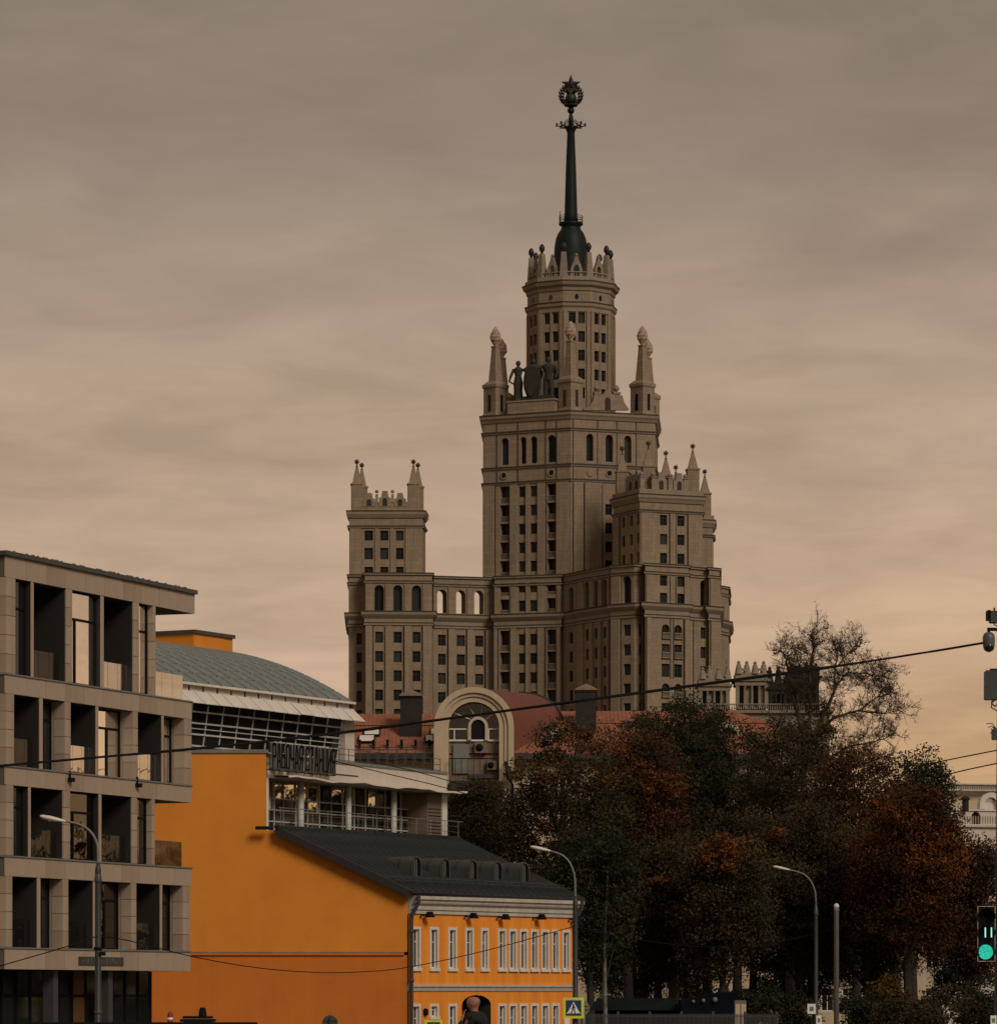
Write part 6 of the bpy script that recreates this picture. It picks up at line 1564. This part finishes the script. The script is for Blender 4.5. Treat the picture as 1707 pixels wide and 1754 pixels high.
# ------------------------------------------------------------------ trees
def leaf_mat(name, stops, gain=1.0):
    m = bpy.data.materials.new(name); m.use_nodes = True
    n = m.node_tree.nodes; l = m.node_tree.links; b = n['Principled BSDF']
    b.inputs['Roughness'].default_value = .7; b.inputs['Specular IOR Level'].default_value = .04
    at = n.new('ShaderNodeAttribute'); at.attribute_name = 'tint'
    rp = n.new('ShaderNodeValToRGB'); e = rp.color_ramp.elements
    e[0].position, e[0].color = stops[0][0], (*stops[0][1], 1); e[1].position, e[1].color = stops[-1][0], (*stops[-1][1], 1)
    for p, c in stops[1:-1]: q = e.new(p); q.color = (*c, 1)
    if gain != 1:
        for q in e: q.color = (q.color[0] * gain, q.color[1] * gain, q.color[2] * gain, 1)
    l.new(at.outputs['Fac'], rp.inputs[0]); l.new(rp.outputs[0], b.inputs['Base Color'])
    return m
G_, B_, O_, RD_ = (.024, .024, .013), (.048, .028, .013), (.15, .055, .014), (.088, .030, .013)
LM = {'green': leaf_mat('dark_green_leaves', [(0, (.013, .015, .009)), (.6, G_), (1, (.044, .036, .015))], 1.45),
      'brown': leaf_mat('olive_brown_leaves', [(0, (.020, .018, .010)), (.55, (.034, .025, .012)), (.88, (.062, .034, .014)), (1, (.11, .05, .016))], 1.5),
      'rust': leaf_mat('rust_leaves', [(0, (.026, .017, .010)), (.5, (.048, .024, .012)), (.85, RD_), (1, (.16, .055, .016))], 1.3),
      'orange': leaf_mat('orange_leaves', [(0, (.030, .018, .010)), (.45, (.062, .026, .012)), (.8, (.12, .040, .013)), (1, (.22, .075, .017))]),
      'yellow': leaf_mat('ochre_leaves', [(0, (.05, .03, .01)), (.6, (.13, .068, .016)), (1, (.20, .10, .02))])}
def leaf_mesh(name, m, seed, blobs, per, size, rad):
    """blobs: (x, y, z, tint) clump centres; many small leaf-sized faces round each"""
    g = np.random.default_rng(seed); nb = len(blobs); B = np.array(blobs, float)
    N = nb * per
    idx = np.repeat(np.arange(nb), per)
    dirs = g.normal(size=(N, 3)); dirs /= np.linalg.norm(dirs, axis=1)[:, None]
    rr = rad * g.uniform(.55, 1.35, nb)[idx] * g.uniform(0.15, 1, N) ** .55
    c = B[idx, :3] + dirs * rr[:, None] * np.array([1.15, 1.15, .75])
    a = g.normal(size=(N, 3)); a /= np.linalg.norm(a, axis=1)[:, None]
    t = g.normal(size=(N, 3)); b = np.cross(a, t); b /= np.linalg.norm(b, axis=1)[:, None]
    s = size * g.uniform(.6, 1.3, N)[:, None]
    vs = np.empty((N, 4, 3)); vs[:, 0] = c - a * s * .5; vs[:, 1] = c + b * s * .36 + a * s * .1; vs[:, 2] = c + a * s * .6; vs[:, 3] = c - b * s * .36 + a * s * .1
    me = bpy.data.meshes.new(name)
    me.vertices.add(N * 4); me.vertices.foreach_set('co', vs.astype(np.float32).ravel())
    me.loops.add(N * 4); me.loops.foreach_set('vertex_index', np.arange(N * 4, dtype=np.int32))
    me.polygons.add(N); me.polygons.foreach_set('loop_start', np.arange(0, N * 4, 4, dtype=np.int32)); me.polygons.foreach_set('loop_total', np.full(N, 4, dtype=np.int32))
    at = me.attributes.new('tint', 'FLOAT', 'FACE')
    at.data.foreach_set('value', np.clip(B[idx, 3] + g.normal(0, .10, N), 0, 1).astype(np.float32))
    me.materials.append(m); me.update(calc_edges=True)
    return me
SPRAY = {9: [(1528, 1398, 26), (1585, 1428, 24), (1600, 1478, 26), (1560, 1462, 20), (1626, 1505, 16), (1598, 1540, 16)], 11: [(1238, 1446, 26), (1208, 1468, 15), (1262, 1466, 15), (1240, 1486, 12)], 12: [(1132, 1507, 13), (1152, 1508, 13), (1172, 1514, 13), (1185, 1522, 10)],
         3: [(1118, 1332, 20), (1098, 1345, 16), (1135, 1350, 14)], 14: [(1448, 1596, 12)], 2: [(1003, 1262, 16), (930, 1330, 14)], 13: [(1330, 1430, 14)]}
def tree(label, x, ytop, wpx, d, pal, seed, ybot=1640, nb=120, per=215, size=.155, name='broadleaf_tree', hot=None, trunk=True, bark=None, rad=1.0, lean=0.0):
    g = np.random.default_rng(seed); base = Vector((X(x, d), d, gz(d))); k = d / F
    zt, zb = Zt(ytop, d), Zt(ybot, d); rx = wpx * k / 2; cz, rz = (zt + zb) / 2, (zt - zb) / 2
    t = thing(name, label, 'tree' if trunk else 'shrub', base, 'trees in the autumn park' if trunk else 'shrubs in the park')
    blobs = []
    # limbs first: clumps gather round limb ends
    limbs = []
    nl = 9 if trunk else 6
    for i in range(nl):
        a = 2.4 * i + g.uniform(0, .8); h = -0.75 + 1.6 * (i + .5) / nl
        wv = max(1 - abs(h) ** 3.2, .2) ** .5 * g.uniform(.68, 1.05)
        limbs.append(Vector((base.x + lean * (cz + h * rz - base.z) + rx * wv * .78 * math.cos(a), d + rx * wv * .78 * math.sin(a), cz + rz * (h + .10))))
    for i in range(nb):
        if i % 3:
            L_ = limbs[int(g.integers(nl))]; p = L_ + Vector(g.normal(size=3) * np.array([rx * .36, rx * .36, rz * .19]))
        else:
            v = g.normal(size=3); v /= np.linalg.norm(v); q = g.uniform(.35, 1) ** .5
            p = Vector((base.x + lean * (cz - base.z) + v[0] * rx * q * .95, d + v[1] * rx * q, cz + v[2] * rz * q * .93))
        e_ = Vector(((p.x - base.x - lean * (cz - base.z)) / rx, (p.y - d) / rx, (p.z - cz) / rz)); el = (abs(e_.x) ** 2.8 + abs(e_.y) ** 2.8 + abs(e_.z) ** 2.8) ** (1 / 2.8)
        if el > .97: e_ *= .97 / el * float(g.uniform(.82, 1)); p = Vector((base.x + lean * (cz - base.z) + e_.x * rx, d + e_.y * rx, cz + e_.z * rz))
        tint = float(np.clip(.33 + .35 * math.sin(p.x * 1.1 + seed) * math.sin(p.z * .8 + p.y + seed * 2) + g.normal(0, .10), 0, .68))
        if hot is not None:
            for hx, hy, hr in hot:
                px, py = CX + F * p.x / p.y, HY - F * (p.z - CZ) / p.y
                if (px - hx) ** 2 + ((py - hy) * 1.5) ** 2 < hr * hr * g.uniform(.3, 1.6) and p.y < d + rx * .3: tint = g.uniform(.62, 1.0)
        blobs.append((p.x - base.x, p.y - base.y, p.z - base.z, tint))
    me = leaf_mesh('crown', LM[pal], seed, blobs, per, size, rad)
    link('crown', me, base, t)
    if seed in SPRAY and trunk:
        sb = []
        for sx, sy, sr in SPRAY[seed]:
            off = min(abs(sx - x) / (wpx / 2), .9); dd = d - rx * math.sqrt(1 - off * off) * .95
            for _ in range(7):
                q = P(sx + g.normal() * sr * .55, sy + g.normal() * sr * .30, dd + g.normal() * .3); sb.append((q.x - base.x, q.y - base.y, q.z - base.z, g.uniform(.45, .95)))
        link('turned_foliage', leaf_mesh('turned_foliage', LM['rust' if seed in (2, 3, 13) else 'orange'], seed + 900, sb, 60, .16, .38), base, t)
    mb = MB(); r0 = (.10 + .022 * (zt - base.z) * .6) * (.55 if bark else 1)
    if trunk:
        top = cz + rz * .55
        path = [base + Vector((lean * (top - base.z) * s + .18 * math.sin(3 * s + seed), .15 * math.cos(2.2 * s + seed), (top - base.z) * s)) for s in [i / 8 for i in range(9)]]
        mb.tube(path, [r0 * (1 - .72 * i / 8) * (1.35 if i == 0 else 1) for i in range(9)], 9)
        if bark: mb.build('trunk', M[bark], t); mb = MB()
        for L_ in limbs:
            s = min(max((L_.z - base.z) / (top - base.z) - .28, .3), .85); f_ = s * 8; i0 = int(f_); o = path[i0].lerp(path[min(i0 + 1, 8)], f_ - i0)
            mid = o.lerp(L_, .5) + Vector((0, 0, .35)); mb.tube([o, mid, L_], [r0 * .42 * (1.1 - s * .6), r0 * .26, .04], 6)
    else:
        for L_ in limbs: mb.tube([base + Vector((.1, 0, 0)), base.lerp(L_, .55) + Vector((0, 0, .2)), L_], [.06, .04, .02], 5)
    mb.build(('limb' if bark else 'trunk') if trunk else 'stem', M['bark'], t)
    return t
TREES = [
 ('small olive tree in the gap below the big arch', 812, 1345, 110, 262, 'brown', 1, 1520, 80, None),
 ('olive and brown tree left of the park, nearest the orange house', 968, 1240, 205, 252, 'brown', 2, 1640, 190, [(1000, 1262, 44), (935, 1320, 34), (1060, 1330, 26)]),
 ('brown tree with a reddish shoulder behind the house-corner lamp', 1078, 1262, 185, 258, 'rust', 3, 1650, 180, [(1120, 1338, 40), (1050, 1262, 30)]),
 ('dark green tree topping the park in front of the tower', 1158, 1192, 200, 288, 'green', 4, 1640, 260, [(1135, 1205, 18)]),
 ('dark tree below the pale roof pavilions', 1265, 1250, 165, 290, 'green', 5, 1650, 150, None),
 ('tall dark brown tree at the foot of the bare-branched tree', 1352, 1232, 180, 272, 'brown', 6, 1650, 180, None),
 ('dusky rust tree right of the bare-branched tree', 1462, 1285, 190, 262, 'rust', 7, 1650, 180, None),
 ('dark green tree with a ragged top at the right end of the park', 1560, 1288, 135, 278, 'green', 8, 1600, 120, None),
 ('reddish orange autumn tree at the right, brightest in the park', 1556, 1358, 168, 240, 'orange', 9, 1660, 190, [(1540, 1400, 40), (1605, 1450, 44), (1560, 1470, 30), (1630, 1500, 24)]),
 ('rust tree at the right edge behind the traffic light', 1662, 1448, 125, 246, 'rust', 10, 1680, 120, None),
 ('low tree with a bright orange top before the dark trees', 1240, 1428, 140, 236, 'brown', 11, 1680, 130, [(1238, 1448, 40), (1205, 1470, 20)]),
 ('dark tree with an orange lower branch in the middle of the park', 1150, 1440, 160, 244, 'brown', 12, 1690, 140, [(1138, 1508, 20), (1165, 1512, 20)]),
 ('brown tree behind the lone street lamp', 1362, 1385, 215, 248, 'brown', 13, 1680, 180, None),
 ('dark tree behind the ball-topped post', 1480, 1420, 180, 252, 'brown', 14, 1690, 160, None),
 ('dark tree between the house-corner lamp and the birch', 1012, 1420, 130, 238, 'green', 15, 1700, 140, None),
 ('deep green tree behind the park, right of the rust tree', 1130, 1340, 160, 296, 'green', 17, 1700, 130, None),
 ('shadowy tree in the middle of the park behind the low orange-topped tree', 1290, 1330, 180, 300, 'brown', 18, 1690, 140, None),
 ('slender dark tree left of the reddish orange tree', 1530, 1340, 130, 286, 'brown', 19, 1700, 120, None),
 ('brown leafy tree filling the gap beside the chimney, left of the dark green tree', 1098, 1228, 130, 302, 'brown', 26, 1600, 130, None),
 ('dark leafy tree right of the dark green treetop', 1208, 1222, 110, 304, 'green', 27, 1620, 120, None),
 ('dark understorey tree behind the teal kiosk', 1085, 1520, 130, 285, 'green', 20, 1745, 110, None),
 ('dark understorey tree behind the navy kiosk', 1175, 1540, 90, 292, 'brown', 21, 1750, 80, None),
 ('dark understorey tree left of the lone street lamp', 1345, 1540, 100, 290, 'green', 22, 1750, 90, None),
 ('dark understorey tree left of the ball-topped post', 1400, 1520, 80, 296, 'brown', 23, 1745, 80, None),
 ('dark understorey tree left of the ochre bush', 1492, 1560, 70, 290, 'green', 24, 1750, 70, None),
 ('dark understorey tree at the right edge under the rust tree', 1650, 1560, 90, 280, 'green', 25, 1760, 90, None),
]
for lab, x, yt, w_, d, pal, sd, yb, nb_, hot in TREES: tree(lab, x, yt - 12, w_ * 1.08, d, pal, sd, yb, int(nb_ * 1.25), hot=hot, rad=1.05)
tree('slim birch with a speckled white trunk in front of the teal kiosk', 1041, 1420, 90, 226, 'green', 16, 1640, 60, 150, .155, name='birch_tree', bark='birch', rad=.8)
for lab, x, yt, w_, d, pal, sd in (('small ochre bush glowing at the lower right', 1522, 1672, 58, 222, 'yellow', 31), ('low dark shrub left of the traffic light foot', 1628, 1690, 130, 215, 'brown', 32), ('dark shrub right of the ball-topped post', 1478, 1706, 90, 212, 'green', 33),
                              ('wide olive shrub at the lower right corner', 1560, 1712, 110, 205, 'brown', 34), ('dark shrub at the right edge below the traffic light', 1690, 1705, 70, 210, 'green', 35), ('dark shrub behind the notices on the lone lamp post', 1350, 1700, 100, 236, 'green', 36), ('dark shrub behind the pale cabinet', 1300, 1690, 80, 240, 'green', 37)):
    tree(lab, x, yt, w_, d, pal, sd, 1765, 40, 110, .15, name='shrub', trunk=False, rad=.6)
# bare-branched tree with the last few leaves
def bare_tree():
    D = 292.0; base = Vector((X(1392, D), D, gz(D))); t = thing('bare_tree', 'nearly leafless tree spreading thin twigs against the sky above the park', 'tree', base, 'trees in the autumn park')
    rn = random.Random(77); mb = MB(); tw = MB(); leaves = []
    L = [([(1392, 1700), (1388, 1500), (1380, 1380), (1376, 1330)], .36, .24), ([(1376, 1330), (1372, 1250), (1356, 1185), (1348, 1135), (1338, 1110)], .16, .03), ([(1376, 1330), (1386, 1225), (1388, 1150), (1393, 1110), (1390, 1085)], .17, .03),
         ([(1380, 1300), (1406, 1235), (1428, 1185), (1430, 1140), (1436, 1108)], .17, .03), ([(1428, 1180), (1448, 1154), (1480, 1152), (1508, 1158), (1518, 1150)], .08, .02), ([(1388, 1270), (1428, 1228), (1470, 1218), (1510, 1222), (1540, 1216)], .13, .02),
         ([(1400, 1310), (1450, 1280), (1500, 1270), (1535, 1255)], .11, .02), ([(1386, 1225), (1372, 1190), (1368, 1150), (1372, 1120)], .07, .02), ([(1430, 1145), (1452, 1120), (1468, 1110)], .06, .02), ([(1376, 1330), (1350, 1280), (1338, 1240)], .08, .02), ([(1470, 1218), (1500, 1195), (1525, 1190)], .06, .02), ([(1420, 1300), (1470, 1305), (1512, 1298)], .08, .02)]
    def branch(p, d_, ln, r_, lev):
        pts = [p]; d_ = d_.normalized(); n_ = 4
        for i in range(n_):
            d_ = (d_ + Vector((rn.gauss(0, .22), rn.gauss(0, .22), rn.gauss(.05, .18)))).normalized(); p = p + d_ * ln / n_; pts.append(p)
        (mb if r_ > .025 else tw).tube(pts, [r_ * (1 - .6 * i / n_) for i in range(n_ + 1)], 5 if r_ > .025 else 3, 0, False)
        if lev == 0:
            for q in pts[1:]:
                if rn.random() < .35: leaves.append(q + Vector((rn.gauss(0, .06), rn.gauss(0, .06), rn.gauss(0, .06))))
            return
        for i in range(1, n_ + 1):
            for _ in range(2):
                if rn.random() < .95:
                    s = Vector((rn.gauss(0, 1), rn.gauss(0, 1), rn.gauss(.25, .8))); branch(pts[i], d_ * .55 + s.normalized() * .9, ln * rn.uniform(.42, .62), r_ * .55, lev - 1)
    for px, r0, r1 in L:
        ps = [P(x, y, D) for x, y in px]
        j = rn.uniform(-1.2, 1.2); ps = [p + Vector((0, j * i / len(ps), 0)) for i, p in enumerate(ps)]
        path = []
        for i in range(len(ps) - 1):
            for s in range(5): path.append(ps[i].lerp(ps[i + 1], s / 5) + Vector((rn.gauss(0, .03), 0, rn.gauss(0, .03))))
        path.append(ps[-1]); n_ = len(path)
        mb.tube(path, [r0 + (r1 - r0) * i / (n_ - 1) for i in range(n_)], 8)
        if r0 > .3: continue
        for i in range(3, n_):
            d_ = path[i] - path[i - 1]
            for _ in range(2):
                s = Vector((rn.gauss(0, 1), rn.gauss(0, .9), rn.gauss(.15, 1))); branch(path[i], d_.normalized() * .45 + s.normalized(), rn.uniform(.8, 1.6), .030, 2)
    mb.build('trunk', M['twig'], t); tw.build('twigs', M['twig'], t)['kind'] = 'stuff'
    b = [(q.x - base.x, q.y - base.y, q.z - base.z, rn.uniform(.1, .6)) for q in leaves]
    rn.shuffle(b); me = leaf_mesh('leaves', LM['brown'], 5, b[:9000], 1, .10, .05); o = link('leaves', me, base, t); o['kind'] = 'stuff'
bare_tree()
# twigs sticking out at the far right top
# leafy treeline right of the view, mirrored in the office windows
g = np.random.default_rng(50); bl = []
for i in range(460):
    q = g.uniform(0, 1); xx = 37 + 45 * q + g.uniform(-3, 3); yy = 246 - 62 * q + g.uniform(-3, 3); hh = 15.5 + 2.2 * math.sin(q * 19) + 1.4 * math.sin(q * 53)
    bl.append((xx, yy, g.uniform(0, hh) - 2, g.uniform(.1, .6)))
me = leaf_mesh('treeline', LM['green'], 50, bl, 40, .75, 2.2); o = link('treeline', me, (0, 0, 0)); o['kind'] = 'stuff'
# park grass and fallen leaves
g = np.random.default_rng(60); bl = [(g.uniform(5, 34), g.uniform(206, 300), -1.95, g.uniform(.2, .9)) for i in range(2600)]
me = leaf_mesh('fallen_leaves', LM['rust'], 61, bl, 4, .16, .8); me2 = me
co = np.empty(len(me.vertices) * 3, np.float32); me.vertices.foreach_get('co', co); co = co.reshape(-1, 3); co[:, 2] = -2.1 + np.abs(co[:, 2] + 1.95) * .12; me.vertices.foreach_set('co', co.ravel()); me.update()
o = link('fallen_leaves', me, (0, 0, 0)); o['kind'] = 'stuff'
